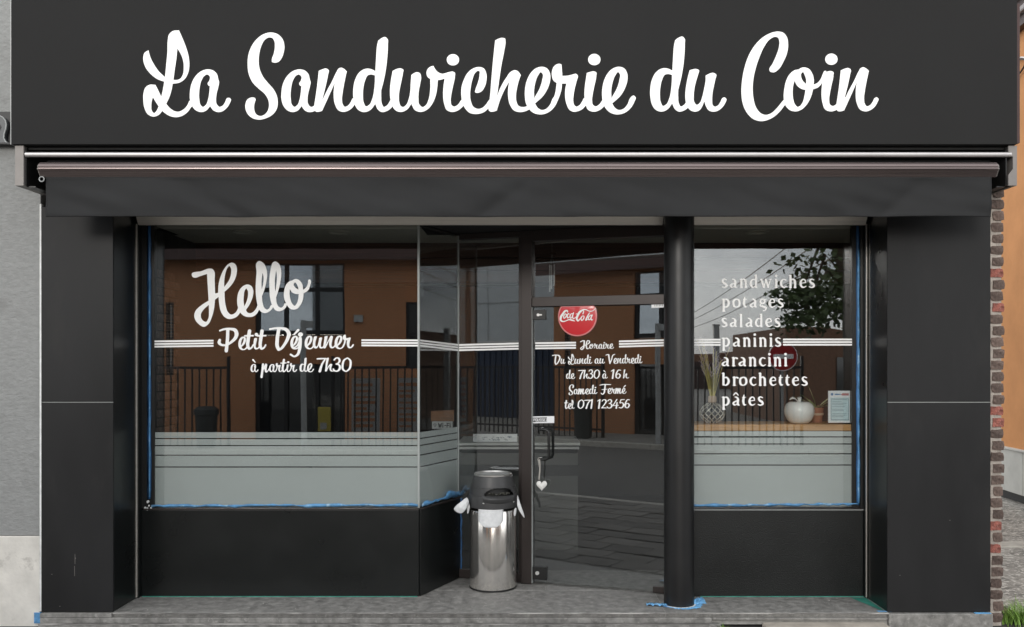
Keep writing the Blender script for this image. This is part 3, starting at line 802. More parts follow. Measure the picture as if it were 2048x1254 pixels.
part(MB().box(PR-.06, PR+.04, .012, .045, .0006, .0016), 'masking_film', M['film'])
part(MB().box(XR-.12, XR-.01, -.028, -.004, -.0015, .003), 'masking_film', M['film'])

# --- left display window
def vinyl(name, parent, boxes, plane, mt, **k):
    q = MB()
    for bx in boxes: quad_px(q, plane, bx)
    return q.obj(name, mt, parent, **k)
def tri_stripes(x0, x1, ya, yb, xa=None, xb=None):
    """three stripes whose centre runs from ya to yb"""
    r = []
    for d in (-5.2, 0, 5.2):
        r.append([(x0, ya+d-1.75), (x0, ya+d+1.75), (x1, yb+d+1.75), (x1, yb+d-1.75)])
    return r

gx0, gx1 = X(308, WY), C0.x - .004
fr = MB()
fr.box(PL+.012, X(294, WY), WY-.006, WY+.05, SILL-.008, CEIL)        # dark jamb, in two steps
fr.box(X(294.5, WY), X(303.5, WY), WY+.012, WY+.05, SILL-.008, CEIL)
fr.box(X(304, WY), gx0+.004, WY-.002, WY+.04, SILL-.008, CEIL)
fr.box(X(304, WY), gx1, WY-.002, WY+.04, CEIL-.012, CEIL-.001)
win = part(fr, 'display_window', M['black'], label='wide left display window with breakfast lettering')
MB().box(gx0, gx1, WY, WY+.008, SILL-.008, CEIL-.002).obj('glass_pane', M['glass'], win)
FL = [(864.5, 876), (878.2, 890), (892.2, 909.3), (911.5, 932.8), (935.2, 1013)]
IN = Plane((0, WY+.011, 0), (0, -1, 0))
def frost(parent, plane, x0, x1, rows, dy0=0, dy1=0):
    for a, c in rows:
        q = MB(); quad_px(q, plane, [(x0, a+dy0), (x0, c+dy0), (x1, c+dy1), (x1, a+dy1)])
        q.obj('frosted_band', M['frost'], parent)
frost(win, IN, 308.5, 837, FL)
for bx in tri_stripes(308, 427, 688, 686.5) + tri_stripes(723, 838, 685.5, 686):
    vinyl('vinyl_stripe', win, [bx], PLW, M['white'])
hs = 260/2048
def hello(ch): return [[(376+p[0]*hs, 510+p[1]*hs) for p in smooth_loop(parse(s), 6)] for s in HELLO[ch]]
lettering(MB(), [hello(c) for c in ('H', 'e', 'l', 'l2', 'o')], PLW).obj('lettering', M['white'], win, label='large slanted white script Hello')
lettering(MB(), set_line('Petit', 435, 533, 698.8, 24.6) , PLW).obj('lettering', M['white'], win, label='white script word Petit')
lettering(MB(), set_line('D\u00e9jeuner', 538, 708, 697.6, 24.6, slope=-.006), PLW).obj('lettering', M['white'], win, label='white script word D\u00e9jeuner')
lettering(MB(), set_line('\u00e0 partir', 501, 594, 744, 16.2), PLW).obj('lettering', M['white'], win, label='small white script \u00e0 partir')
lettering(MB(), set_line('de', 599, 628, 743.5, 16.2), PLW).obj('lettering', M['white'], win, label='small white script de')
lettering(MB(), set_line('7h30', 633, 703.5, 743, 16.0), PLW).obj('lettering', M['white'], win, label='small white script 7h30')

def rag_tape(name, plane, p0, p1, wd, parent, mt, off=.003, n=26, amp=.35, seed=1):
    """crinkled strip of tape between two pixels"""
    rg = random.Random(seed)
    vs = []
    hor = abs(p1[0]-p0[0]) > abs(p1[1]-p0[1])
    for i in range(n+1):
        t = i/n
        c = (p0[0]+(p1[0]-p0[0])*t, p0[1]+(p1[1]-p0[1])*t)
        e = wd*(1+rg.uniform(-amp, amp)); sft = rg.uniform(-amp, amp)*wd*.4
        for k, q in enumerate((-.5, 0, .5)):
            if hor: pt = (c[0], c[1]+q*e+sft)
            else: pt = (c[0]+q*e+sft, c[1])
            vs.append(plane.hit(pt[0], pt[1], off + (rg.uniform(.002, .006) if k == 1 else 0)))
    fs = []
    for i in range(n):
        for k in range(2):
            fs.append((i*3+k, i*3+k+1, (i+1)*3+k+1, (i+1)*3+k))
    return MB().add(vs, fs, True).obj(name, mt, parent, solid=.0006)
PTJ = Plane((0, WY+.012, 0), (0, -1, 0))
rag_tape('masking_tape', PTJ, (299, 452), (299, 998), 7.0, win, M['blue_dark'], .002, 30, .15, 4)
rag_tape('masking_tape', PTJ, (300, 560), (300, 994), 3.4, win, M['blue'], .008, 30, .3, 5)
rag_tape('masking_tape', PLW, (303, 1012), (836, 1010), 5.0, win, M['blue'], .004, 44, .55, 6)
q = MB()
for (cx, cy, r) in ((297, 1003, 3.2), (291.5, 1016, 2.6), (296, 1017.5, 3), (303, 1016, 2.2), (299, 1011, 2)):
    quad_px(q, PLW, [(cx+r*math.cos(a)*random.uniform(.6, 1), cy+r*1.3*math.sin(a)*random.uniform(.6, 1)) for a in [k*.9 for k in range(7)]], .012, .006)
q.obj('caulk_blob', M['caulk'], win)
MB().obox(C0, cu, cn, -.004, .004, -.012, .006, SILL-.005, CEIL-.003).obj('glass_joint', M['silicone'], win)

# --- canted panel
cf = MB().obox(C0, cu, cn, .0, clen, -.05, .004, CEIL-.012, CEIL-.001)
cw = part(cf, 'display_window', M['black'], label='narrow canted glass panel beside the entrance')
MB().obox(C0, cu, cn, .005, clen-.004, -.008, 0, SILL-.008, CEIL-.013).obj('glass_pane', M['glass_side'], cw)
PCI = Plane(C0 - cn*.011, cn)
for (a, c) in FL[:-1]:
    k = 1/1.087
    qm = MB(); quad_px(qm, PCI, [(839.5, a), (839.5, c), (914.5, VY+(c-VY)*k), (914.5, VY+(a-VY)*k)])
    qm.obj('frosted_band', M['frost'], cw)
k = 1/1.087
qm = MB(); quad_px(qm, PCI, [(839.5, FL[-1][0]), (839.5, FL[-1][1]), (914.5, VY+(FL[-1][1]-VY)*k), (914.5, VY+(FL[-1][0]-VY)*k)])
qm.obj('frosted_band', M['frost'], cw)
for bx in tri_stripes(840, 916, 686, 695): vinyl('vinyl_stripe', cw, [bx], PLC, M['white'])
rag_tape('masking_tape', PLC, (842, 1010), (918, 987), 7, cw, M['blue'], .006, 14, .6, 8)
rag_tape('masking_tape', PLC, (890, 992), (928, 986), 9, cw, M['blue'], .012, 8, .8, 9)
MB().obox(A0, U, NN, -.006, .002, -.012, .006, .01, CEIL-.003).obj('glass_joint', M['silicone'], cw)
# tape hanging down the corner of the riser
vq = MB()
rg = random.Random(12)
pp = A0 + cn*.012 + cu*.012
vs = []
for i in range(19):
    z = SILL-.02 - i*(SILL-.03)/18
    for kk in (0, 1):
        p = pp + U*(.004 + kk*.012*(1+rg.uniform(-.5, .5))) + NN*(.006+rg.uniform(0, .006))
        vs.append((p.x, p.y, z))
vq.add(vs, [(2*i, 2*i+1, 2*i+3, 2*i+2) for i in range(18)], True)
vq.obj('masking_tape', M['blue_dark'], cw, solid=.0006)

# --- entrance: side light, post, transom light, glass door
s_post0, s_post1, s_end = S(1045), S(1065.5), S(1345)
df = MB()
df.obox(A0, U, NN, s_post0, s_post1, -.06, .035, .005, CEIL)                        # post
df.obox(A0, U, NN, s_post1, s_end, -.06, .03, Z(476, .6), CEIL)                     # head
df.obox(A0, U, NN, s_post1-.001, s_end, -.045, .018, 2.195, 2.27)                   # transom rail
df.obox(A0, U, NN, .008, s_post0, -.05, .012, .005, .075)                           # foot of the side light
df.obox(A0, U, NN, .008, s_post0, -.05, .012, CEIL-.045, CEIL)
df.obox(A0, U, NN, s_post0-.030, s_post0-.001, -.04, .01, .075, CEIL-.045)
ent = part(df, 'entrance_frame', M['post'], bevel=.003)
MB().obox(A0, U, NN, .004, s_post0-.02, -.008, 0, .07, CEIL-.04).obj('glass_pane', M['glass'], ent, label='side light glass behind the litter bin')
MB().obox(A0, U, NN, s_post1-.01, s_end, -.02, -.012, 2.26, Z(470, .6)).obj('glass_pane', M['glass'], ent, label='transom glass over the door')
for bx in tri_stripes(918, 1043.5, 695.2, 692): vinyl('vinyl_stripe', ent, [bx], PLD, M['white'])
MB().obox(A0, U, NN, s_post1+.001, s_post1+.004, .0, .032, .01, 2.19).obj('door_seal', M['silicone'], ent)

door = MB()
DS0, DS1 = s_post1+.010, s_end
PDO = Plane(A0 + NN*.004, NN)
door.obox(A0, U, NN, DS0, DS1, -.006, .004, .018, 2.19)
door = part(door, 'entrance_door', M['glass'], label='glass entrance door with opening hours')
for bx in tri_stripes(1070.5, 1152, 691.5, 690.5) + tri_stripes(1238, 1329, 688, 685.5):
    vinyl('vinyl_stripe', door, [bx], PDO, M['white'])
def dl(text, x0, x1, base, xh, slope=-.012):
    lettering(MB(), set_line(text, x0, x1, base, xh, slope=slope), PDO).obj('lettering', M['white'], door, label='white script line '+text)
dl('Horaire', 1160, 1228, 698, 9.8)
dl('Du', 1104, 1131, 728, 10.6); dl('Lundi', 1136, 1184.5, 728, 10.6); dl('au', 1189, 1210, 727.3, 10.6); dl('Vendredi', 1211, 1285, 727.3, 10.6)
dl('de', 1132, 1150.5, 757.5, 10.4); dl('7h30', 1156, 1200, 757.3, 10.2); dl('\u00e0', 1204.5, 1215.5, 757, 10.4); dl('16', 1221.5, 1242, 757, 10.2); dl('h', 1246, 1258, 756.8, 10.4)
dl('Samedi', 1137, 1195, 788.5, 10.6); dl('Ferm\u00e9', 1199, 1253, 787.5, 10.6)
dl('tel', 1128, 1149.5, 817.5, 10.6); dl('071', 1155, 1186, 817, 10.2); dl('123456', 1194, 1260, 816.8, 10.2)
# sticker with POUSSEZ, sticker at the top, fittings
def plate(px0, py0, px1, py1, off, th, mt, name, parent, plane=PDO, sk=0, **kw):
    q = MB(); quad_px(q, plane, [(px0, py0), (px0, py1), (px1, py1+sk), (px1, py0+sk)], off, th)
    return q.obj(name, mt, parent, **kw)
plate(1064.5, 832.8, 1108.5, 846.5, .0012, .001, M['frame_white'], 'sticker', door, sk=-.6, label='push sticker')
plate(1066, 835.2, 1094, 844.2, .0018, .0004, M['ink_black'], 'sticker_field', door, sk=-.4)
def block_word(mb, plane, txt, x, y, h, adv, off=.0022):
    SEG = {'P': "0,0,.2 0,1,.2|0,1,.2 .5,1,.2 .55,.75,.2 .5,.5,.2 0,.5,.2", 'O': "0,0,.2 0,1,.2 .5,1,.2 .5,0,.2 0,0,.2", 'U': "0,1,.2 0,0,.2 .5,0,.2 .5,1,.2",
           'S': ".55,1,.2 0,1,.2 0,.5,.2 .5,.5,.2 .5,0,.2 0,0,.2", 'E': "0,0,.2 0,1,.2|0,1,.2 .5,1,.2|0,.5,.2 .45,.5,.2|0,0,.2 .5,0,.2", 'Z': "0,1,.2 .5,1,.2 0,0,.2 .5,0,.2",
           'W': "0,1,.22 .2,0,.22 .4,.8,.22 .6,0,.22 .8,1,.22", 'i': "0,0,.24 0,.65,.24|0,1,.26 .01,1,.26", '-': "0,.45,.22 .35,.45,.22", 'F': "0,0,.22 0,1,.22|0,1,.22 .5,1,.22|0,.5,.22 .4,.5,.22"}
    res = []
    for ch in txt:
        for s in ST(SEG[ch]):
            for a, c in zip(s[:-1], s[1:]):
                dx, dy = c[0]-a[0], c[1]-a[1]; l = math.hypot(dx, dy) or 1
                nx_, ny_ = -dy/l*a[2]/2, dx/l*a[2]/2
                ex, ey = dx/l*.1, dy/l*.1
                quad_px(mb, plane, [(x+(a[0]-ex+nx_)*h, y-(a[1]-ey+ny_)*h), (x+(a[0]-ex-nx_)*h, y-(a[1]-ey-ny_)*h), (x+(c[0]+ex-nx_)*h, y-(c[1]+ey-ny_)*h), (x+(c[0]+ex+nx_)*h, y-(c[1]+ey+ny_)*h)], off + random.uniform(0, .0002), .0002)
        x += adv.get(ch, .82)*h
    return mb
block_word(MB(), PDO, 'POUSSEZ', 1067.6, 842.4, 5.0, {}).obj('lettering', M['frame_white'], door, label='white capitals POUSSEZ')
plate(1303, 602.5, 1330, 616, .0012, .001, M['frame_white'], 'sticker', door, sk=-1.2, label='pale sticker in the top corner')
q = MB()
for k in range(6):
    quad_px(q, PDO, [(1309+k*3, 606-k*.1), (1309+k*3, 613-k*.1), (1310.6+k*3, 612.8-k*.1), (1310.6+k*3, 606.6-k*.1)], .0018, .0004)
q.obj('sticker_print', M['galv'], door)
q = MB(); quad_px(q, PDO, [(1065.5, 620.5), (1065.5, 640), (1092, 639), (1092, 619.5)], .016, .03); q.obj('lock_case', M['black'], door, bevel=.002)
q = MB(); quad_px(q, PDO, [(1079.5, 628.6), (1079.5, 631.4), (1085, 631.2), (1085, 628.4)], .0185, .002)
quad_px(q, PDO, [(1077.5+3*math.cos(k_*.785), 630+3*math.sin(k_*.785)) for k_ in range(8)][::-1], .0195, .003); q.obj('lock_cylinder', M['screw'], door)
q = MB(); quad_px(q, PDO, [(1062, 1132), (1062, 1157), (1094, 1160), (1094, 1133)], .02, .036); q.obj('floor_hinge', M['black'], door, bevel=.003)
q = MB(); quad_px(q, PDO, [(1076+4*math.cos(a), 1145+4*math.sin(a)) for a in [k*.785 for k in range(8)][::-1]], .024, .005); q.obj('hinge_screw', M['screw'], door)
q = MB(); quad_px(q, PDO, [(1306, 1172), (1306, 1184), (1340, 1187), (1340, 1174)], .016, .03); q.obj('floor_hinge', M['post'], door, bevel=.002)
# pull handles, one each side of the glass
def handle(off):
    h = MB()
    p = [PDO.hit(px, py, o) for px, py, o in ((1076, 859, .004*off), (1076, 859, .055*off))]
    pts = []
    top, bot = PDO.hit(1082, 858), PDO.hit(1082, 917)
    u0 = (top - A0).dot(U)
    zt, zb = top.z, bot.z
    def pt(ds, z, n):
        v = A0 + U*(u0+ds) + NN*n; return (v.x, v.y, z)
    n1 = .004 + off
    path = [pt(0, zt, .004 if off > 0 else -.006), pt(0, zt, n1*.8), pt(.008, zt, n1*.97), pt(.025, zt, n1), pt(.05, zt, n1), pt(.072, zt-.008, n1), pt(.08, zt-.03, n1), pt(.08, zb+.03, n1), pt(.072, zb+.008, n1), pt(.05, zb, n1), pt(.025, zb, n1), pt(.008, zb, n1*.97), pt(0, zb, n1*.8), pt(0, zb, .004 if off > 0 else -.006)]
    return h.tube(path, .0115, 10)
handle(.055).obj('pull_handle', M['black'], door)
handle(-.065).obj('pull_handle', M['black'], door, label='inner pull handle behind the glass')

# --- round column standing on the slab
CX, CYY, CR = X(1358, .22), .22, .109
part(MB().lathe((CX, CYY, 0), [(CR, .003), (CR, 2.84)], 48), 'column', M['column'], label='round black column beside the door')
def ring_film(r0f, r1f, z, a0, a1, n, mt, name):
    vs, fs = [], []
    for i in range(n+1):
        a = a0 + (a1-a0)*i/n
        for r in (r0f(a), r1f(a)):
            vs.append((CX+r*math.cos(a), CYY+r*math.sin(a), z + (random.uniform(0, .002) if r > .13 else 0)))
    fs = [(2*i, 2*i+1, 2*i+3, 2*i+2) for i in range(n)]
    return part(MB().add(vs, fs, True), name, mt, solid=.0006)
rg = random.Random(5)
ring_film(lambda a: CR-.01, lambda a: CR+.010+rg.uniform(-.003, .004), .0034, -math.pi*.98, -.02, 40, M['caulk'], 'caulk_ring')
rad = lambda a: CR+.022+.034*max(0, math.cos(a*.9+.35))+.055*max(0, -math.cos(a)-.6)+rg.uniform(-.010, .010)
ring_film(lambda a: CR-.02, rad, .0016, -math.pi*.98, .35, 44, M['film'], 'masking_film')
fl = MB()
for k in range(7):
    a = rg.uniform(-.25, .35); r = CR + rg.uniform(.005, .06)
    c = Vector((CX+r*math.cos(a), CYY+r*math.sin(a)+.02, .004))
    fl.grid(lambda u, v: (c.x+(u-.5)*.05+.01*math.sin(v*5+k), c.y+(v-.5)*.04, c.z+.03*abs(math.sin(u*4+k))*v), 4, 3)
for k in range(4):
    c = Vector((CX-CR-.015-.03*k, CYY-.06+.005*k, .004))
    fl.grid(lambda u, v: (c.x+(u-.5)*.06, c.y+(v-.5)*.05, c.z+.014*abs(math.sin(u*5+k+v*2))), 4, 3)
part(fl, 'masking_film', M['film'], solid=.0005)

# --- right display window
rx0, rx1 = xr0, X(1705, WY)
fr = MB()
fr.box(rx1-.004, X(1711, WY), WY-.002, WY+.04, SILL-.008, CEIL)
fr.box(X(1711.4, WY), X(1720, WY), WY+.012, WY+.05, SILL-.008, CEIL)
fr.box(X(1720.4, WY), PR-.012, WY-.006, WY+.05, SILL-.008, CEIL)
fr.box(rx0, rx1, WY-.002, WY+.04, CEIL-.012, CEIL-.001)
rw = part(fr, 'display_window', M['black'], label='right display window with the list of dishes')
MB().box(rx0, rx1, WY, WY+.008, SILL-.008, CEIL-.002).obj('glass_pane', M['glass'], rw)
frost(rw, IN, 1375, 1704.5, [(862.5, 872.6), (875.0, 886.8), (889.0, 906.4), (908.6, 929), (931.2, 1013)])
for bx in tri_stripes(1375, 1441, 684.6, 684.6) + tri_stripes(1566, 1704.5, 684.2, 684.2): vinyl('vinyl_stripe', rw, [bx], PLW, M['white'])
for t, x1_, base in (('sandwiches', 1630, 575.3), ('potages', 1567.5, 614.8), ('salades', 1561, 653.6), ('paninis', 1562.5, 692.8), ('arancini', 1575, 732), ('brochettes', 1615.5, 771), ('p\u00e2tes', 1527.5, 810.8)):
    lettering(MB(), set_line(t, 1443, x1_, base, 17.6, 'serif'), PLW).obj('lettering', M['white'], rw, label='white serif word '+t)
rag_tape('masking_tape', PTJ, (1715.5, 452), (1715.5, 1010), 6.5, rw, M['blue_dark'], .002, 30, .15, 14)
rag_tape('masking_tape', PTJ, (1716.5, 500), (1717, 1006), 4.2, rw, M['blue'], .008, 40, .3, 15)
rag_tape('masking_tape', PLW, (1380, 1011), (1716, 1008), 5.0, rw, M['blue'], .004, 34, .5, 16)
MB().box(rx0, X(1728, WY), WY-.0165, WY-.013, SILL-.0215, SILL-.0165).obj('caulk_line', M['silicone'], rw)

# --- inside of the shop
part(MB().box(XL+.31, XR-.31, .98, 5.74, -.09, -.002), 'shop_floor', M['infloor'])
part(MB().box(XL+.31, XR-.31, 1.02, 5.74, CEIL-.004, CEIL+.05).box(PL+.06, C0.x-.01, WY+.06, 1.018, CEIL-.004, CEIL+.05).box(1.26, XR-.31, WY+.06, 1.018, CEIL-.004, CEIL+.05), 'ceiling', M['ceil'])
BY = 1.42
bm_ = MB()
for k, (z0, z1, d) in enumerate(((2.665, CEIL-.006, .0), (2.555, 2.660, .012), (2.45, 2.55, .004))):
    bm_.box(XL+.32, XR-.32, BY+d, BY+.14, z0, z1)
part(bm_, 'timber_beam', M['beam'], bevel=.004)
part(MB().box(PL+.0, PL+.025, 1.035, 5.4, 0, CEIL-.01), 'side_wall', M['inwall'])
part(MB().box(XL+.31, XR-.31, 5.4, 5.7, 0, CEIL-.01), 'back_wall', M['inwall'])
for px in (490, 678, 1515):
    y = .80
    cx = X(px, y)
    lm = MB().lathe((cx, y, CEIL-.005), [(.095, 0), (.095, -.008), (.082, -.012), (.072, -.006), (.066, .0), (.05, .002), (.0, .002)], 28)
    lm.obj('recessed_spotlight', M['ceil'], shop)
# dark brick side wall inside, left
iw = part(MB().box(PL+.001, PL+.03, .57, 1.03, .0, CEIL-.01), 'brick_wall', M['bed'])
ibm = MB().box(-.006, .012, -.10, .10, -.028, .028).mesh('brick', M['brick'])
for r_ in range(19):
    for c_ in range(2):
        o = bpy.data.objects.new('brick', ibm)
        o.location = (PL+.036, .62+.1*(r_ % 2)+.212*c_, 1.22+.068*r_)
        link(o, iw)
# shelf of the right window
SHZ = Z(849, WY+.02)
part(MB().box(rx0+.01, rx1-.002, WY+.018, WY+.40, SHZ-.048, SHZ), 'window_shelf', M['wood'], bevel=.004)
part(MB().box(rx0, rx1, WY+.45, WY+.47, 0, SHZ-.06), 'shelf_backing', M['inwall'])

# --- broken brick corner to the right of the cladding
bp_ = MB().box(XR-.02, XR+.082, .013, .36, -.1, 2.95)
bpier = part(bp_, 'brick_corner', M['mortar'])
bmesh_variants = []
rg = random.Random(21)
for k in range(6):
    bm2 = bmesh.new()
    bmesh.ops.create_cube(bm2, size=1)
    for v in bm2.verts:
        v.co = Vector((v.co.x*(.088), v.co.y*.20, v.co.z*.062))
    bmesh.ops.subdivide_edges(bm2, edges=bm2.edges[:], cuts=2, use_grid_fill=True)
    for v in bm2.verts:
        v.co += Vector((rg.uniform(-.004, .004), rg.uniform(-.004, .004), rg.uniform(-.003, .003)))
        if abs(v.co.x) > .03 and abs(v.co.z) > .02: v.co *= .955
    bmm = bpy.data.meshes.new('brick')
    bm2.to_mesh(bmm); bm2.free()
    bmesh_variants.append(bmm)
red_mesh = []
for k in range(3):
    q = bmesh_variants[k].copy(); q.materials.append(M['brick_red']); red_mesh.append(q)
for q in bmesh_variants: q.materials.append(M['brick'])
z = -.07
i = 0
BRED = {6: 1, 8: 1, 17: 1, 18: 1, 27: 1, 30: 1}
while z < 2.98:
    o = bpy.data.objects.new('brick', (red_mesh if i in BRED else bmesh_variants)[i % 3 if i in BRED else rg.randrange(6)])
    inset = .014 if i % 2 else 0
    low = -.018*rg.random() if i < 12 else 0
    o.location = (XR + .050 + inset*.6 + low, .105 + rg.uniform(-.004, .004), z + .032)
    sxs = 1.0 - (.12 if i % 2 else 0) - (.15*rg.random() if i < 12 else 0)
    o.scale = (sxs, 1, 1)
    o.rotation_euler = (0, rg.uniform(-.03, .03), rg.uniform(-.04, .04))
    link(o, bpier)
    z += .0805
    i += 1

# ================================================================== SIGN
SY = -.36
sign = thing('shop_sign', 'wide dark grey shop sign with white script name', 'sign', (0, SY, Z(288, SY)))
sz0, sz1 = Z(288.5, SY), Z(-3, SY)
sx0, sx1 = X(22, SY), X(2034.5, SY)
MB().box(sx0, sx1, SY, SY+.30, sz0, sz1).obj('sign_panel', M['sign'], sign, bevel=.002)
MB().box(sx0-.006, sx0-.0015, SY+.004, SY+.30, sz0, sz1).obj('edge_strip', M['galv'], sign)
MB().box(sx1+.0015, sx1+.024, SY+.012, SY+.30, sz0+.012, sz1-.03).obj('edge_strip', M['fascia'], sign)  # thin dark reddish strip, set back along the right edge
PS = Plane((0, SY, 0), (0, -1, 0))
sp = 200/1254
SIGN_TXT = [('L', 280, 0, 0), ('a', 280, 0, 0), ('S', 480, 0, 0), ('a', 480, -107, 0), ('n', 640, -1403, 6), ('d', 640, 0, 0), ('w', 800, 0, 0), ('i', 800, 0, 0), ('c', 800, 0, 0),
            ('h', 960, 0, 0), ('e', 960, -90, 0), ('r', 1100, 0, 0), ('i', 1100, -109, -3), ('e', 1100, 0, 0), ('d', 1280, -290, -6), ('u', 1280, 0, 0), ('C', 1460, 0, 0), ('o', 1460, 0, 0), ('i', 1460, 606, -7), ('n', 1460, 0, 0)]
for k, (c, ox, dx, dy) in enumerate(SIGN_TXT):
    lo = [[(ox+(p[0]+dx)*sp, 50+(p[1]+dy)*sp) for p in smooth_loop(parse(s), 7)] for s in OUT[c][0]]
    lettering(MB(), [lo], PS, t0=.0020+.0003*(k % 3)).obj('letter', M['white'], sign, label='white script letter '+c)

# ================================================================== AWNING
aw = thing('awning', 'rolled awning with bronze front bar and charcoal valance under the sign', 'awning', (0, 0, 2.95))
BYF = -.34
for a, c, nm in ((30, 47, 0), (2017, 2034, 1)):
    xa, xc = X(a, BYF), X(c, BYF)
    z1_, z0_ = sz0-.004, Z(371, BYF)
    if nm == 0:
        q = MB().box(xa, xc, BYF, -.002, z0_, z1_)
    else:
        q = MB().prism([(xa, z0_), (xc, z0_), (xc, z1_), (xa, z1_), (xa, Z(312, BYF)), (X(2026, BYF), Z(313, BYF)), (X(2026, BYF), Z(338, BYF)), (xa, Z(350, BYF))][::-1], BYF, BYF+.012)
        q.box(X(2027, BYF), xc, BYF+.012, -.002, z0_, z1_)
    q.obj('side_bracket', M['bracket'], aw)
    # dark shaped inner cheek
    xi = xc+.001 if nm == 0 else xa-.001
    xo = xi+.006 if nm == 0 else xi-.006
    MB().box(min(xi, xo), max(xi, xo), BYF+.02, -.003, z0_+.005, z1_-.002).obj('inner_cheek', M['black'], aw)
    MB().box(min(xi, xo)-(.0 if nm == 0 else .05), max(xi, xo)+(.05 if nm == 0 else 0), BYF+.04, -.003, z0_-.004, z0_+.004).obj('base_flange', M['black'], aw)
MB().box(X(48, BYF), X(2016, BYF), -.30, -.003, sz0-.02, sz0-.004).obj('cassette_dark_cover', M['void'], aw)  # black cover added to keep the space above the awning dark
RY = -.345
ra, rb = X(49, RY), X(2024, RY)
prof = []
zc, rr_ = Z(308, RY), .0165
for k in range(12):
    a = 2*math.pi*k/12
    prof.append((RY+.02+.02*math.cos(a), zc+rr_*math.sin(a)))
MB().extr_x(prof, ra, rb, True).obj('gutter_rail', M['rail'], aw)
FY = -.375
fa, fb = X(76, FY), X(1997, FY)
zt, zb = Z(322, FY), Z(352.5, FY)
hh = zt-zb
prof = [(FY+.06, zb), (FY+.030, zb), (FY+.024, zb+hh*.10), (FY+.003, zb+hh*.42), (FY-.004, zb+hh*.46), (FY-.004, zb+hh*.56), (FY+.002, zb+hh*.60), (FY-.001, zb+hh*.66), (FY+.004, zb+hh*.80), (FY+.016, zb+hh*.93), (FY+.035, zt), (FY+.07, zt)]
MB().extr_x(prof, fa, fb).obj('front_bar', M['bar'], aw, bevel=.0025, seg=2)
for xe in (fa, fb):
    s = -1 if xe < 0 else 1
    MB().extr_x([(p[0]+.004, zb+.004+(p[1]-zb)*.9) for p in prof], min(xe, xe+.008*s), max(xe, xe+.008*s)).obj('bar_end_cap', M['bracket'], aw, bevel=.003)
# crank eye at the left end of the bar
cx, cz_ = X(80, FY), Z(357, FY)
MB().tube([(cx+.016*math.cos(a), FY+.02, cz_+.016*math.sin(a)) for a in [k*2*math.pi/14 for k in range(15)]], .004, 8, False).obj('crank_eye', M['galv'], aw)
# canvas from the roller to the bar, roller, folded arms
MB().tube([(ra+.06, -.16, 3.085), (rb-.06, -.16, 3.085)], .04, 16).obj('roller', M['canvas'], aw)
MB().grid(lambda u, v: (fa+.02+(fb-fa-.04)*u, -.16+(FY+.06+.16)*v, 3.125+(zt-.004-3.125)*v - .01*math.sin(v*math.pi)), 24, 6).obj('canvas', M['canvas'], aw, solid=.002)
for s in (-1, 1):
    e = fa+.35 if s < 0 else fb-.35
    MB().tube([(e, -.02, 2.99), (e-.25*s*-1, -.25, 2.985), (e+.9*-s*.4, FY+.06, 2.98)], .02, 10).obj('folding_arm', M['black'], aw)
# valance with soft creases
va, vb = X(86, FY), X(1988, FY)
vz0, vz1 = Z(432, FY), zb+.004
from mathutils import noise
def crease(u, v):
    x = va + (vb-va)*u
    n = noise.noise(Vector((x*1.7, v*1.2, 3.1)))*.012 + noise.noise(Vector((x*4.1+v*2.2, v*2.0, 7.7)))*.006
    n += .008*math.exp(-((x-(-2.35)-(1-v)*.45)/.11)**2) + .007*math.exp(-((x-.02+(1-v)*.35)/.08)**2) - .006*math.exp(-((x-1.9-(1-v)*.2)/.1)**2)
    n += .006*math.exp(-((x-2.62+(1-v)*.3)/.07)**2)
    return (x, FY+.026 + n*(1-v)**.5*2.3 + .004*v, vz0+(vz1-vz0)*v + .0025*noise.noise(Vector((x*1.3, 0, 0)))*(1-v))
MB().grid(crease, 260, 20).obj('valance', M['canvas'], aw, solid=.002)
MB().grid(lambda u, v: (lambda p: (p[0], p[1]-.003+.004*(v-.5)**2*4, p[2]+.0015+.007*v))(crease(u, 0)), 260, 3).obj('valance_hem', M['canvas'], aw, solid=.0015)

# ================================================================== NEIGHBOURS
nb = thing('grey_house', 'grey stucco house wall with a pale stone plinth at the left edge', 'house', (-5.5, 1.5, GZ))
PT = Z(1072, .01)
MB().box(-9, XL-.014, .012, 5, PT+.004, 6.5).obj('stucco_wall', M['stucco'], nb)
MB().box(-9, XL-.014, .002, 4.9, GZ-.1, PT).obj('stone_plinth', M['plinth'], nb, bevel=.006)
MB().box(-9, XL-.3, .3, 4.8, 6.5, 6.7).obj('roof', M['roof'], nb)
MB().box(XL-.05, XL-.006, -.004, .02, GZ+.01, .0).obj('masking_tape', M['blue'], nb)
# dark wrought console with scroll
bx0, bx1, bz0, bz1 = -4.3, XL-.215, Z(289, 0), Z(225, 0)
wc = thing('scroll_console', 'black wrought console with grey scroll on the grey stucco wall', 'wall ornament', (-3.8, .0, bz0))
bx1 = X(19.5, -.05)
MB().box(bx0, bx1, -.02, .011, bz0, bz1).box(bx0, bx1+.03, -.06, .011, bz0-.012, bz0-.001).obj('back_plate', M['dark_trim'], wc)
sc_pts = [(0, 232), (6, 235), (11, 241), (13, 249), (12, 258), (9, 267), (8, 276), (11, 283), (18, 288.5)]
vs, fs = [], []
pts = [(X(a, -.05), Z(c, -.05)) for a, c in sc_pts]
poly = [(X(-30, -.05), pts[0][1])] + pts + [(X(-30, -.05), pts[-1][1])]
mc = bpy.data.materials['lamp_grey']
MB().prism(poly, -.05, -.022).obj('scroll_plate', mat('scroll_grey', (.10, .105, .11), .5, var=.1), wc)
MB().tube([(a, -.052, c) for a, c in pts], .005, 8).obj('scroll_rim', M['galv'], wc)
hp = [(X(a, -.05), Z(c, -.05)) for a, c in ((-6, 247), (0, 249), (3, 254), (0, 260), (-6, 263))]
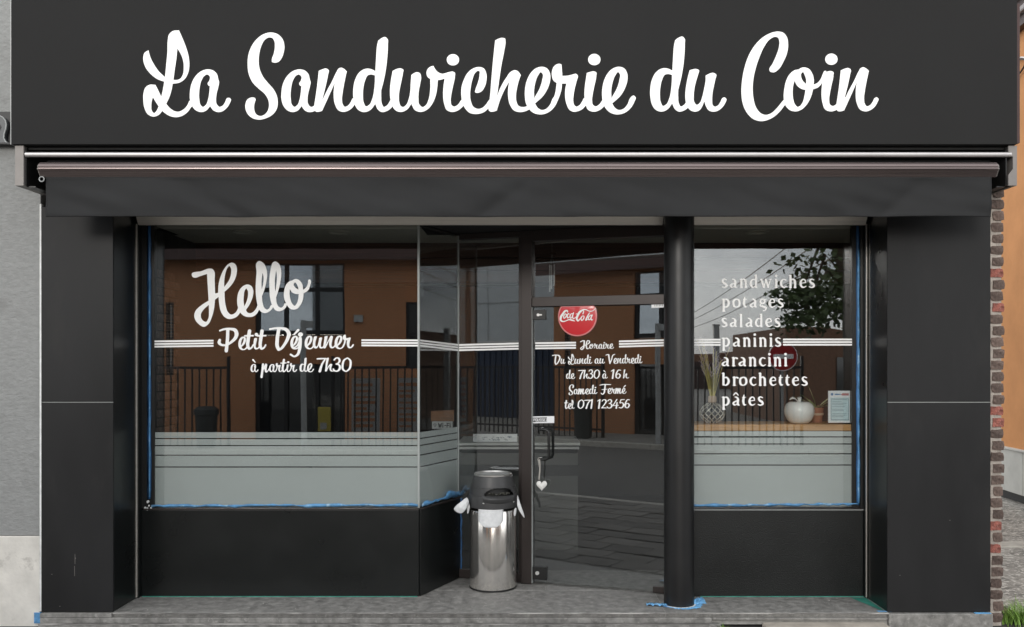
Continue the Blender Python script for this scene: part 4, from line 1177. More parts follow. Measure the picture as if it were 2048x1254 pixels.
MB().prism(hp, -.053, -.045).obj('scroll_eye', M['dark_trim'], wc)

# orange house: flank wall receding to the right of the alley
oh = thing('orange_house', 'orange rendered house beyond the alley at the right edge', 'house', (7.5, 8, -.1))
du = Vector((.1, 1, 0)).normalized(); dn = Vector((du.y, -du.x, 0)); dn = -dn      # outward normal to the left
O0 = Vector((X(2030, 5.5), 5.5, 0))
MB().obox(O0, du, dn, -3.4, 9, -6, 0, .60, Z(70, 5.45)).obj('rendered_wall', M['orange'], oh)
for k in range(14):
    a = -3.4 + k*.9
    MB().obox(O0, du, dn, a+.006 - .52, a+.894 - .52, -.1, .05, .03, .60).obj('plinth_panel', M['panel_white'], oh, bevel=.006)
MB().obox(O0, du, dn, .36, .40, -.1, .075, .04, .60).obj('plinth_post', M['panel_white'], oh, bevel=.005)
MB().obox(O0, du, dn, -3.4, 9, -6, -.05, -.2, .60).obj('plinth_shadow_core', M['dark_trim'], oh)  # near-black colour puts the shadow into the gap below the panels
MB().obox(O0, du, dn, -3.4, 9, -.02, .07, .598, .625).obj('plinth_cap', M['panel_white'], oh, bevel=.005)
ez = Z(70, 5.45)
MB().obox(O0, du, dn, -3.5, 9, -.1, .10, ez-.001, ez+.13).obj('fascia_board', M['fascia'], oh)
MB().obox(O0, du, dn, -3.5, 9, -.1, .16, ez+.131, ez+.21).obj('gutter', M['gutter'], oh, bevel=.02)
MB().obox(O0, du, dn, -3.5, 9, -.1, .12, ez+.211, ez+.34).obj('soffit_board', M['fascia'], oh)
rt = MB()
for k in range(14):
    n0 = .20 - k*.16
    rt.obox(O0, du, dn, -3.6, 9, n0-.22, n0, ez+.345+k*.10, ez+.40+k*.10)
rt.obj('tiled_roof', M['tile_roof'], oh, bevel=.012)
wb = O0 + dn*.03
pc = []
for k in range(15):
    t = k/14
    p = wb + du*(.18 - .55*math.sin(t*math.pi))
    pc.append((p.x, p.y, Z(110, 5.4) - t*(Z(110, 5.4)-Z(165, 5.4))))
MB().tube(pc, .012, 6).obj('cable', M['dark_trim'], oh)
pc2 = [(p[0]-.004, p[1]-.012, p[2]+.018) for p in pc[:8]]
MB().tube(pc2, .008, 6).obj('cable', M['frame_white'], oh)

# grass tuft at the brick corner, weeds below the step
def tuft(name, label, c, n, h, spread, sd):
    rg = random.Random(sd)
    q = MB()
    for k in range(n):
        bx, by = c[0]+rg.gauss(0, spread), c[1]+rg.gauss(0, spread*.6)
        a = rg.uniform(0, 6.28); hh = h*rg.uniform(.5, 1.15); ln = hh*rg.uniform(.25, .9); wd = rg.uniform(.002, .0045)
        ca, sa = math.cos(a), math.sin(a)
        vs = []
        for i in range(5):
            t = i/4
            r = ln*t*t; zz = hh*(t - .35*t*t*min(1, ln/hh))
            w_ = wd*(1-t)+.0003
            vs += [(bx+ca*r-sa*w_, by+sa*r+ca*w_, c[2]+zz), (bx+ca*r+sa*w_, by+sa*r-ca*w_, c[2]+zz)]
        q.add(vs, [(2*i, 2*i+1, 2*i+3, 2*i+2) for i in range(4)], True)
    return tag(q.obj(name, M['grass']), label, 'grass')
tuft('grass_tuft', 'bright green grass tuft at the foot of the brick corner', (3.50, .10, -.105), 420, .17, .085, 3)
tuft('weed', 'small yellowish weed growing under the step near the column', (1.335, -.075, -.12), 26, .07, .012, 4)
# pale paving stones lying beneath the overhanging step
pb = MB().box(1.62, PR-.02, -.14, .0, -.13, -.062)
tag(pb.obj('pale_stone', M['paver_pale'], bevel=.02), 'pale worn stone lying under the overhanging step', 'stone')

# ================================================================== LITTER BIN
BX, BYC = X(986, .70), .70
bin_ = thing('litter_bin', 'steel litter bin with grey plastic hood and white bag corners', 'litter bin', (BX, BYC, 0))
BR = .182
MB().lathe((BX, BYC, 0), [(.0, .006), (BR-.012, .006), (BR-.002, .012), (BR, .022), (BR, .60), (BR-.004, .612)], 64).obj('steel_body', M['steel'], bin_)
MB().lathe((BX, BYC, 0), [(BR+.002, .005), (BR+.002, .014), (BR-.004, .016)], 64).obj('foot_ring', M['black'], bin_)
zb0 = Z(1019, .52)
zs = lambda py: Z(py, .53)
hoodp = [(1019, .004), (1018, .010), (1001, .010), (994, .007), (992.5, .001)] + [(992.5-k*1.55, .001-.0006*k) for k in range(1, 11)] + [(976.6, -.010), (966, -.018), (956, -.028), (955, -.034)]
prof = [(BR+d, zs(p)) for p, d in hoodp] + [(.0, zs(955)-.004)]
SEG = 96
HC = 270+20
def hole(i, k):
    if not 4 <= i <= 13: return False
    d = (((k+.5)/SEG*360 - HC + 180) % 360)-180
    t = (i-3.5)/10.5
    return abs(d) < 40*math.sqrt(max(0, 1-t*t))
MB().lathe((BX, BYC, 0), prof, SEG, skip=hole).obj('hood', M['bin_plastic'], bin_)
MB().lathe((BX, BYC, 0), [(BR-.035, zb0-.02), (BR-.035, zs(960))], 32).obj('liner', M['ink_black'], bin_)
def lipf(u, v):
    a = R(HC-44+88*u)
    r = BR + .004 + .022*math.sin(math.pi*u)**.5*(1-.55*(v-.25)**2*4 if v > .25 else v/.25)
    return (BX+r*math.cos(a), BYC+r*math.sin(a), zs(992.6)-.070*v*(1-.1*math.cos(math.pi*u)**2))
MB().grid(lipf, 30, 10).obj('chute_lip', M['bin_plastic'], bin_)
q = MB()
for s in (-1, 1):
    a = R(HC-2+37*s)
    p = Vector((BX+(BR+.019)*math.cos(a), BYC+(BR+.019)*math.sin(a), zs(1006)))
    t = Vector((-math.sin(a), math.cos(a), 0))
    q.add([p-t*.010, p+Vector((0,0,-.005)), p+t*.012+Vector((0,0,.003*s)), p+Vector((0,0,.005))], [(0,1,2,3)])
q.obj('clip', M['screw'], bin_)
MB().lathe((BX, BYC, 0), [(BR-.034, zs(955)), (BR-.034, zs(952)), (BR-.038, zs(951)), (BR-.042, zs(953.5)), (.0, zs(955))], 64).obj('ash_dish', M['bin_lid'], bin_)
tr = MB()
rg = random.Random(8)
for k in range(26):
    a = R(HC+rg.uniform(-30, 30)); r = BR-.022
    c = Vector((BX+r*math.cos(a), BYC+r*math.sin(a), zs(990)+rg.uniform(-.004, .010)))
    tr.grid(lambda u, v: (c.x+(u-.5)*.025+rg.uniform(-.004,.004), c.y+(v-.5)*.012+rg.uniform(-.003,.003), c.z+rg.uniform(-.006,.007)), 3, 2)
tag_o = tr.obj('litter', mat('litter_mixed', (.10, .10, .085), .6, var=.8, vs=60), bin_)
# white bag corners sticking out under the hood
def flap(fn, nm='bag_corner', label=None):
    return MB().grid(fn, 12, 12).obj(nm, M['bag'], bin_, solid=.001, label=label)
def ffront(u, v):
    half = .0985*(1-.10*max(0, v-.62)/.38 - (.18*((v-.72)/.28)**2 if v > .72 else 0))
    a = R(270-3.5) + (u-.5)*2*half/BR
    bot = .140*(1 - .16*(abs(u-.5)*2)**4)
    return (BX+(BR+.003+.004*v)*math.cos(a), BYC+(BR+.003+.004*v+.0015*math.sin(u*7+v*3))*math.sin(a), zb0+.002-bot*v)
flap(ffront, label='wide white bag flap hanging on the steel front')
def px3(px, py, y): return Vector((X(px, y), y, Z(py, y)))
def flap_px(rows, label):
    """rows of pixels with depth, across the flap"""
    nu, nv = len(rows[0]), len(rows)
    q = MB()
    vs = [px3(*p) for r_ in rows for p in r_]
    fs = [(j*nu+i, j*nu+i+1, (j+1)*nu+i+1, (j+1)*nu+i) for j in range(nv-1) for i in range(nu-1)]
    o = q.add(vs, fs, True).obj('bag_corner', M['bag'], bin_, solid=.001, label=label)
    sm = o.modifiers.new('smooth', 'SUBSURF'); sm.levels = 1; sm.render_levels = 1
    return o
flap_px([[(934, 992, .62), (937, 998, .60), (939, 1003, .60)], [(926, 1000, .58), (931, 1008, .56), (935, 1014, .58)], [(914, 1008, .56), (921, 1017, .545), (930, 1022, .56)], [(904, 1018, .58), (912, 1026, .57), (924, 1029, .57)]], 'white bag corner sticking out to the left')
flap_px([[(930, 1001, .61), (938, 1003, .60)], [(932, 1010, .60), (941, 1014, .60)], [(934, 1020, .60), (939, 1021, .61)], [(934, 1028, .61), (936, 1029, .61)]], 'small folded white bag end at the left')
flap_px([[(1034, 988, .62), (1036, 991, .60)], [(1034, 1000, .60), (1040, 1004, .585)], [(1033, 1013, .58), (1044, 1016, .57)], [(1040, 1025, .575), (1048, 1026, .58)], [(1048, 1036, .59), (1050, 1037, .59)]], 'pointed white bag corner at the right')
flap_px([[(1029, 1015, .60), (1034, 1014, .60)], [(1027, 1024, .595), (1033, 1024, .60)], [(1027, 1033, .60), (1031, 1034, .605)]], 'short white bag end below the hood at the right')

# ================================================================== SMALL THINGS ON THE FRONT
# hanging heart
hx = PDO.hit(1083, 918, .059)
hr = thing('heart_ornament', 'white heart hanging by a ribbon from the door handle', 'ornament', hx)
q = MB()
rib = []
for k in range(9):
    t = k/8
    rib.append((hx.x+.003*math.sin(t*5), hx.y-.004, hx.z-.006-t*(hx.z-Z(961, hx.y)-.006)))
MB().grid(lambda u, v: (hx.x-.006+.011*u+.004*math.sin(v*4), hx.y-.006-.003*u, hx.z+.004-v*(hx.z-Z(960, hx.y)+.004)), 2, 10).grid(lambda u, v: (hx.x-.012+.006*u+.008*v, hx.y-.010, hx.z+.002-v*.06), 1, 6).obj('ribbon', M['ribbon'], hr, solid=.001)
MB().tube([(hx.x+.0135*math.cos(a), hx.y+.0*a, hx.z+.002+.0135*math.sin(a)) for a in [k*6.283/10 for k in range(11)]], .003, 6, False).obj('ribbon_loop', M['ribbon'], hr)
hc = (X(1083.5, hx.y), hx.y-.004, Z(970.5, hx.y))
hm = bmesh.new()
out_ = []
for k in range(40):
    t = 2*math.pi*k/40
    out_.append((16*math.sin(t)**3/16*.0425, (13*math.cos(t)-5*math.cos(2*t)-2*math.cos(3*t)-math.cos(4*t))/16*.045))
rings = [(1.0, 0), (.97, .006), (.82, .011), (.5, .0145), (.15, .0155)]
q = MB()
vs, fs = [], []
for s, d in rings[::-1]:
    for p in out_: vs.append((hc[0]+p[0]*s, hc[1]-d, hc[2]+(p[1]+.005)*s-.004))
for s, d in rings[1:]:
    for p in out_: vs.append((hc[0]+p[0]*s, hc[1]+d, hc[2]+(p[1]+.005)*s-.004))
nr = len(vs)//40
for i in range(nr-1):
    for k in range(40): fs.append((i*40+k, i*40+(k+1) % 40, (i+1)*40+(k+1) % 40, (i+1)*40+k))
fs.append(tuple(range(40))); fs.append(tuple(nr*40-1-k for k in range(40)))
q.add(vs, fs, True).obj('heart', M['heart'], hr)

# domed red disc hung inside the door glass
PDI = Plane(A0 + NN*.006, NN)
dc = PDI.hit(1155.2, 632.5)
disc = thing('soda_disc', 'domed red soda disc with white script hung inside the door', 'advertising disc', dc)
RD = .157
vs, fs = [], []
q = MB()
prof = [(RD, .0), (RD, .004), (RD*.97, .007), (RD*.93, .0075), (RD*.8, .0088), (RD*.5, .0106), (RD*.2, .0114), (.002, .0116)]
for r, d in prof:
    for k in range(56):
        a = 2*math.pi*k/56
        p = dc + U*(r*math.cos(a)) + NN*d
        vs.append((p.x, p.y, min(dc.z + r*math.sin(a), 2.188)))
for i in range(len(prof)-1):
    for k in range(56): fs.append((i*56+k, i*56+(k+1) % 56, (i+1)*56+(k+1) % 56, (i+1)*56+k))
q.add(vs[:], fs[:], True, 0)
for i, mi in enumerate((1, 1, 1)):
    for k in range(56): q.mi[i*56+k] = 1
q.obj('disc', [M['redsign'], M['red_rim']], disc)
ckw = "470,372,40 468,335,36 420,335,52 330,430,62 262,550,66 265,640,54 330,672,38 430,650,28 520,615,34 600,628,48 700,662,18|405,432,26 350,510,34 362,572,28 420,525,28 438,452,24 405,432,22|525,445,26 502,425,26 465,490,36 478,562,34 535,528,18|640,425,24 600,428,26 550,510,34 568,575,28 620,520,26 645,430,24|662,398,30 632,540,34 662,590,24 725,535,14|738,440,22 770,430,20|955,432,34 978,365,30 955,322,38 870,370,62 788,490,68 762,600,58 800,652,44 862,590,26|880,360,44 960,305,38 1050,302,30 1140,345,26 1230,350,24 1350,275,16|935,500,24 890,580,34 918,640,30 972,590,30 985,505,26 935,500,22|1162,400,24 1085,540,42 1050,632,38 1105,605,14|1215,470,24 1175,490,24 1125,570,34 1145,625,28 1205,570,26 1225,480,24|1250,468,28 1208,590,34 1235,632,24 1265,600,12"
s_ = 110/1724
lo = [[(1105+p[0]*s_, 600+p[1]*s_) for p in l] for l in stroke_loops(ST(ckw), 150)]
PDL = Plane(A0 + NN*.0170, NN)
lettering(MB(), [lo], PDL, t0=.0015).obj('lettering', M['white'], disc, label='white flowing script Coca-Cola')
MB().obox(A0, U, NN, (dc-A0).dot(U)-RD*.86, (dc-A0).dot(U)+RD*.86, .005, .018, 2.1885, 2.1925).obj('top_edge', M['red_rim'], disc)

# chime of metal tubes behind the transom glass
ch_ = thing('wind_chime', 'wind chime of three metal tubes behind the transom glass', 'wind chime', (X(1103, 1.15), 1.15, CEIL-.02))
y = 1.15
for px, a, c in ((1099.5, 530, 584), (1103, 531, 578), (1108.5, 529, 572)):
    MB().tube([(X(px, y), y, Z(a, y)), (X(px, y), y, Z(c, y))], .0062, 8).obj('chime_tube', M['chime'], ch_)
MB().tube([(X(1104, y), y, Z(505, y)), (X(1104, y), y, Z(509, y))], .03, 16).obj('chime_disc', M['beam'], ch_)
cd = MB()
for px in (1099.5, 1103, 1108.5): cd.tube([(X(1104, y), y, CEIL-.01), (X(1104, y), y, Z(508, y)), (X(px, y), y, Z(530, y))], .001, 4)
cd.tube([(X(1103, y), y, Z(578, y)), (X(1104.5, y), y, Z(589, y))], .001, 4)
cd.obj('chime_cord', M['ribbon'], ch_)
MB().tube([(X(1101, y), y, Z(590, y)), (X(1109, y), y, Z(588, y))], .008, 8).obj('chime_clapper', M['beam'], ch_)

# ---- on the window shelf
SY0 = WY+.13
ap = Vector((X(1598.5, SY0), SY0, SHZ))
apple = thing('ceramic_apple', 'white ceramic apple on the window shelf', 'ornament', ap)
hA = Z(806, SY0)-SHZ+.012
rA = (X(1628, SY0)-X(1569, SY0))/2
prof = [(.0, .003), (rA*.5, .001), (rA*.62, .006), (rA*.82, hA*.17), (rA*.96, hA*.40), (rA*1.0, hA*.58), (rA*.96, hA*.76), (rA*.84, hA*.90), (rA*.64, hA*.985), (rA*.42, hA*1.0), (rA*.22, hA*.96), (.0, hA*.90)]
MB().lathe(ap, prof, 40).obj('apple_body', M['ceramic'], apple)
MB().tube([(ap.x+.0, ap.y, ap.z+hA*.9), (ap.x+.003, ap.y, ap.z+hA*1.05), (ap.x-.001, ap.y-.005, ap.z+hA*1.18)], [.012, .012, .017], 12).obj('apple_stalk', M['ceramic'], apple)
MB().grid(lambda u, v: (ap.x-.012-.068*u, ap.y-.02+.03*(v-.5)*math.sin(math.pi*u), ap.z+hA*.97+.034*math.sin(u*2.6)+.012*(v-.5)*math.sin(math.pi*u)), 8, 4).obj('apple_leaf', M['ceramic'], apple, solid=.006)

VY0 = WY+.17
vp = Vector((X(1424.5, VY0), VY0, SHZ))
vase = thing('lattice_vase', 'dark vase with pale diamond wire and dried plumes on the shelf', 'vase', vp)
hV = Z(806, VY0)-SHZ
rV = (X(1450, VY0)-X(1400, VY0))/2
def vr(t): return rV*(math.sin(math.pi*min(max(.10+.82*t, 0), 1)))**.75
MB().lathe(vp, [(0, .002)] + [(vr(k/12)*.93, .002+hV*k/12) for k in range(13)] + [(.026, hV*1.02), (.024, hV*1.22), (.03, hV*1.32)], 32).obj('vase_body', M['vase'], vase)
wr = MB()
for k in range(12):
    for s in (-1, 1):
        p = []
        for i in range(13):
            t = i/12
            a = 2*math.pi*k/12 + s*t*math.pi/2.0
            p.append((vp.x+vr(t)*math.cos(a), vp.y+vr(t)*math.sin(a), vp.z+.004+hV*t*.97))
        wr.tube(p, .0034, 6)
wr.obj('wire_lattice', M['gilt'], vase)
MB().lathe(vp, [(.029, hV*1.03), (.033, hV*1.10), (.031, hV*1.32), (.026, hV*1.36)], 20).obj('neck_band', M['rim_pale'], vase)
rg = random.Random(31)
sm_ = MB(); pl_ = MB()
for k in range(15):
    a = rg.uniform(0, 6.28); sp_ = rg.uniform(.02, .14); ht = rg.uniform(.22, .46)
    top = Vector((vp.x+sp_*math.cos(a)*1.1, vp.y+sp_*.5*math.sin(a), vp.z+hV*1.3+ht))
    b0 = Vector((vp.x+.012*math.cos(a), vp.y+.012*math.sin(a), vp.z+hV*1.2))
    mid = b0.lerp(top, .5)+Vector((0, 0, .04))
    sm_.tube([b0, mid, top], .0022, 5)
    for j in range(20):
        t = rg.uniform(.45, 1.0)
        c = (b0.lerp(mid, t*2) if t < .5 else mid.lerp(top, t*2-1))
        d = Vector((rg.uniform(-1, 1), rg.uniform(-.5, .5), rg.uniform(.3, 1.4))).normalized()*rg.uniform(.02, .05)
        e = Vector((-d.z, 0, d.x)).normalized()*.0016
        pl_.add([c-e, c+e, c+d], [(0, 1, 2)])
sm_.obj('dried_stems', M['stem_dry'], vase); pl_.obj('dried_plumes', M['plume'], vase)

PY0 = WY+.24
pp0 = Vector((X(1634, PY0), PY0, SHZ))
plant = thing('potted_plant', 'striped leafy plant in a terracotta pot behind the white apple', 'potted plant', pp0)
hP = Z(815, PY0)-SHZ; rP = .052
MB().lathe(pp0, [(0, .002), (rP*.72, .002), (rP*.86, hP*.5), (rP*1.0, hP), (rP*.9, hP), (rP*.85, hP-.02), (0, hP-.02)], 28).obj('pot', M['terracotta'], plant)
MB().lathe(pp0, [(rP*.93, hP*.50), (rP*.965, hP*.52), (rP*.985, hP*.62), (rP*.95, hP*.64)], 28).obj('pot_band', M['rim_pale'], plant)
rg = random.Random(44)
for k in range(17):
    a = rg.uniform(0, 6.28); ln = rg.uniform(.10, .19); up_ = rg.uniform(.3, 1.0)
    if k == 0: a, ln, up_ = 2.6, .17, 1.25
    if k == 1: a, ln, up_ = .2, .19, .7
    if k == 2: a, ln, up_ = 3.1, .18, .62
    def lf(u, v, a=a, ln=ln, up_=up_):
        r = ln*u*(.45 if up_ > 1.1 else 1); z_ = ln*up_*(u*1.15 - .75*u*u*(1.2-up_ if up_ < 1.2 else .2)*1.6)
        w_ = .013*math.sin(math.pi*min(.12+.88*u, 1))**.8*(v-.5)*2
        return (pp0.x+r*math.cos(a)-w_*math.sin(a), pp0.y+r*.75*math.sin(a)+w_*math.cos(a), pp0.z+hP-.015+z_+abs(v-.5)*.006)
    MB().grid(lf, 9, 2).obj('leaf', M['leaf'], plant)

NY = WY+.05
nt_ = thing('framed_notice', 'framed pale blue notice standing at the right end of the shelf', 'notice', (X(1678, NY), NY, SHZ))
PN = Plane((0, NY, 0), (0, -1, 0))
q = MB(); quad_px(q, PN, [(1656.5, 781.5), (1656.5, 845.5), (1700.5, 845.5), (1700.5, 781.5)], .004, .012); q.obj('frame', M['frame_white'], nt_, bevel=.001)
q = MB(); quad_px(q, PN, [(1660.5, 795), (1660.5, 841.5), (1698, 841.5), (1698, 795)], .0048, .0006); q.obj('paper', M['paper'], nt_)
q = MB()
rg = random.Random(2)
for py in (799, 803, 806, 809, 813, 818, 821, 827, 830, 833):
    quad_px(q, PN, [(1664, py), (1664, py+.8), (1664+rg.uniform(18, 31), py+.8), (1664+rg.uniform(18, 31), py)], .0052, .0003)
for a in ((1661.5, 797, 1697, 797.7), (1661.5, 839, 1697, 840.2), (1661.5, 797, 1662.3, 840), (1696.2, 797, 1697, 840)):
    quad_px(q, PN, [(a[0], a[1]), (a[0], a[3]), (a[2], a[3]), (a[2], a[1])], .0054, .0003)
q.obj('print', M['ink'], nt_)
q = MB(); quad_px(q, PN, [(1684, 786.5), (1681.5, 789), (1684, 791), (1697, 791), (1697, 786.5)], .0046, .0005); q.obj('red_header', M['ink_red'], nt_)
q = MB(); quad_px(q, PN, [(1663.8+2.8*math.cos(a), 788.5+2.8*math.sin(a)) for a in [k*.7 for k in range(9)][::-1]], .0046, .0005)
quad_px(q, PN, [(1669, 787.2), (1669, 790), (1681, 789.5), (1681, 787.8)], .0046, .0005); q.obj('blue_header', M['ink_blue'], nt_)

# ---- counter, menu card and wi-fi sign inside
CY0 = 2.05
ct = thing('serving_counter', 'long serving counter with white edges inside the shop', 'counter', (.2, CY0+.3, 0))
ctop = Z(885, CY0)
MB().box(-.66, .45, CY0, CY0+.7, 0, ctop-.10).obj('counter_body', M['counter'], ct)
MB().box(-.68, .47, CY0-.03, CY0+.72, ctop-.026, ctop).obj('counter_top', M['counter_edge'], ct, bevel=.004)
MB().box(-.67, .46, CY0-.02, CY0+.71, ctop-.062, ctop-.040).obj('counter_band', M['counter_edge'], ct, bevel=.003)
MB().box(-.67, .46, CY0-.018, CY0+.71, ctop-.31, ctop-.21).obj('dark_band', M['ink_black'], ct)
mcx = thing('menu_card', 'low white menu card with grey print lying on the counter', 'menu card', (X(990, CY0), CY0+.05, ctop))
PM = Plane((0, CY0+.04, 0), (0, -1, 0))
q = MB(); quad_px(q, PM, [(946, 868), (946, 883.5), (1034.5, 883.5), (1034.5, 868)], .003, .012); q.obj('card', M['frame_white'], mcx)
q = MB()
rg = random.Random(17)
for k in range(26):
    x = 962+rg.uniform(0, 60); y = 872+rg.uniform(0, 8); l = rg.uniform(2, 7)
    quad_px(q, PM, [(x, y), (x, y+1), (x+l, y+1.2), (x+l, y+.2)], .0038+rg.uniform(0, .0005), .0003)
q.obj('card_print', M['ink'], mcx)
WYF = 1.35
wf = thing('wifi_sign', 'small pale Wi-Fi sign under a wooden board behind the canted glass', 'sign', (X(890, WYF), WYF, 1.2))
PW = Plane((0, WYF, 0), (0, -1, 0))
q = MB(); quad_px(q, PW, [(864, 843), (864, 857.5), (905, 857.5), (905, 843)], .003, .012); q.obj('sign_plate', M['galv'], wf)
q = MB(); quad_px(q, PW, [(862, 822), (862, 842.5), (908, 842.5), (908, 820)], .002, .012); q.obj('wooden_board', M['board'], wf)
q = block_word(MB(), PW, 'Wi-Fi', 877, 854.5, 8.0, {'W': 1.1, 'i': .45, '-': .6, 'F': .75}, .0036)
q.obj('lettering', M['ink_black'], wf, label='black word Wi-Fi')
q = MB()
for r in (2.2, 4.0, 5.8):
    pr = [(870+r*math.cos(a), 855.2-r*1.4*math.sin(a)) for a in [R(45)+k*R(90)/8 for k in range(9)]]
    for a, c in zip(pr[:-1], pr[1:]): quad_px(q, PW, [a, (a[0], a[1]+1.1), (c[0], c[1]+1.1), c], .0036+random.uniform(0, .0002), .0003)
q.obj('wireless_mark', M['ink_black'], wf)
MB().box(X(866, WYF), X(868, WYF), WYF+.012, WYF+.03, 0, 1.25).box(X(900, WYF), X(902, WYF), WYF+.012, WYF+.03, 0, 1.25).obj('stand_leg', M['black'], wf)

# ================================================================== ACROSS THE STREET (seen in the glass)
BYW = -14.2
ob = thing('brick_hall', 'ochre brick hall with a glazed entrance across the road, reflected in the windows', 'building', (-5.7, -17, -.1))
BX0, BX1, EV = -9.3, -2.15, 4.6
openings = [(-6.75, -4.55, -.1, 4.25), (-3.05, -2.3, 1.7, 3.3), (-8.95, -8.75, 1.5, 3.3)]
bw = MB()
xs = [BX0]
for a, c, z0, z1 in sorted(openings): xs += [a, c]
xs.append(BX1)
for k in range(0, len(xs), 2): bw.box(xs[k], xs[k+1], BYW-.3, BYW, -.1, EV)
for a, c, z0, z1 in openings:
    bw.box(a, c, BYW-.3, BYW, z1, EV)
    if z0 > 0: bw.box(a, c, BYW-.3, BYW, -.1, z0)
bw.box(BX0, BX0+.3, BYW-8, BYW-.3, -.1, EV).box(BX1-.3, BX1, BYW-8, BYW-.3, -.1, EV)
bw.obj('brick_wall', M['ochre'], ob)
jt = MB()
for k in range(1, 62):
    z = -.1+k*.075
    if z > EV-.02: break
    for a, c in ((BX0, -6.75), (-4.55, -3.05), (-2.3, BX1)): jt.box(a, c, BYW-.002, BYW+.0015, z, z+.012)
jt.obj('brick_joints', M['joint'], ob)
w1 = MB()
for x in (-6.75, -6.05, -5.28, -4.61): w1.box(x, x+.09, BYW-.16, BYW-.06, -.1, 4.3)
for z in (2.5, 3.55, 4.22): w1.box(-6.75, -4.55, BYW-.17, BYW-.05, z, z+.10)
wfm = w1.obj('entrance_window', M['dark_trim'], ob)
MB().box(-6.75, -4.55, BYW-.13, BYW-.12, 2.5, 4.3).obj('pane', M['mirror_pane'], wfm)
MB().box(-6.75, -4.55, BYW-.13, BYW-.12, -.1, 2.49).obj('pane', M['glass_dark'], wfm)
MB().box(-6.75, -4.55, BYW-.10, BYW+.03, 1.78, 2.46).obj('entrance_lintel', M['ochre'], ob)
for a, c, z0, z1 in openings[1:]:
    q = MB().box(a, a+.06, BYW-.12, BYW-.03, z0, z1).box(c-.06, c, BYW-.12, BYW-.03, z0, z1).box(a+.06, c-.06, BYW-.12, BYW-.03, z0, z0+.06).box(a+.06, c-.06, BYW-.12, BYW-.03, z1-.06, z1).box(a+.06, c-.06, BYW-.12, BYW-.03, (z0+z1)/2-.03, (z0+z1)/2+.03)
    f_ = q.obj('window', M['dark_trim'], ob)
    MB().box(a, c, BYW-.09, BYW-.08, z0, z1).obj('pane', M['glass_dark'], f_)
MB().box(-4.32, -4.10, BYW, BYW+.05, 2.8, 2.97).obj('number_plate', M['galv'], ob)
rf = MB().add([(BX0-.3, BYW+.5, EV-.05), (BX1+.3, BYW+.5, EV-.05), (BX1+.3, BYW-4, EV+.3), (BX0-.3, BYW-4, EV+.3), (BX1+.3, BYW-8.5, EV-.05), (BX0-.3, BYW-8.5, EV-.05)], [(0,1,2,3), (3,2,4,5)])
rf.obj('tiled_roof', M['roof'], ob, solid=.12)
MB().box(BX0-.3, BX1+.3, BYW+.38, BYW+.50, EV-.32, EV-.02).obj('gutter', M['fascia'], ob)  # deep dark fascia, added to hide the mirrored sun above the wall
MB().box(BX0-.3, BX1+.3, BYW, BYW+.38, EV-.12, EV-.05).obj('eave_board', M['fascia'], ob)

# railings along the far pavement
rails = [(-9.2, -6.9), (-4.5, -2.2), (-18.5, -9.4), (3.2, 6.2)]
barm = MB().box(-.016, .016, -.011, .011, 0, 1.82).mesh('bar', M['dark_trim'])
for k, (a, c) in enumerate(rails):
    rl = thing('railing', ['black bar railing in front of the brick hall, reflected left', 'black bar railing beside the hall entrance, reflected', 'long black railing before the blue shed, reflected', 'black railing under the tree, reflected at the right'][k], 'railing', ((a+c)/2, -12.75, -.1), 'railings across the road')
    MB().box(a, c, -12.77, -12.73, 1.66, 1.72).box(a, c, -12.77, -12.73, .08, .13).obj('rail', M['dark_trim'], rl)
    n = int((c-a)/.155)
    for i in range(n+1):
        o = bpy.data.objects.new('bar', barm); o.location = (a+.01+(c-a-.02)*i/n, -12.75, -.1); link(o, rl)
    MB().box(a-.04, a+.02, -12.79, -12.71, -.1, 1.95).box(c-.02, c+.04, -12.79, -12.71, -.1, 1.95).obj('post', M['dark_trim'], rl)
sb = thing('street_bin', 'dark street bin standing before the far railing, reflected', 'street bin', (-7.25, -12.35, -.1))
MB().lathe((-7.25, -12.35, -.1), [(0, .0), (.20, .0), (.24, .72), (.27, .73), (.27, .84), (.2, .9), (0, .92)], 20).obj('bin_body', M['bin_dark'], sb)
yb = thing('yellow_box', 'small yellow box fixed in the hall entrance, reflected', 'box', (-4.75, -13.6, .3))
MB().box(-4.80, -4.52, -12.6, -12.5, .25, .80).obj('box', M['yellow'], yb, bevel=.02)
MB().box(-4.74, -4.60, -12.5, -12.48, .3, .45).obj('slot_plate', M['galv'], yb)
np_ = thing('reflection_board', 'two pale boards standing in for windows with reflections behind the railing, reflected', 'stand-in board', (-3.5, -12.9, .3))  # boards coloured pale to stand in for window reflections behind the bars
rg = random.Random(5)
for x0 in (-4.1, -3.05):
    MB().box(x0, x0+.66, -12.86, -12.84, .22, 1.45).obj('board', M['galv'], np_)
    q = MB()
    for k in range(8): q.box(x0+.05, x0+.05+rg.uniform(.3, .55), -12.838, -12.832, .32+k*.135, .36+k*.135+rg.uniform(0, .04))
    q.obj('print', M['ochre'], np_)

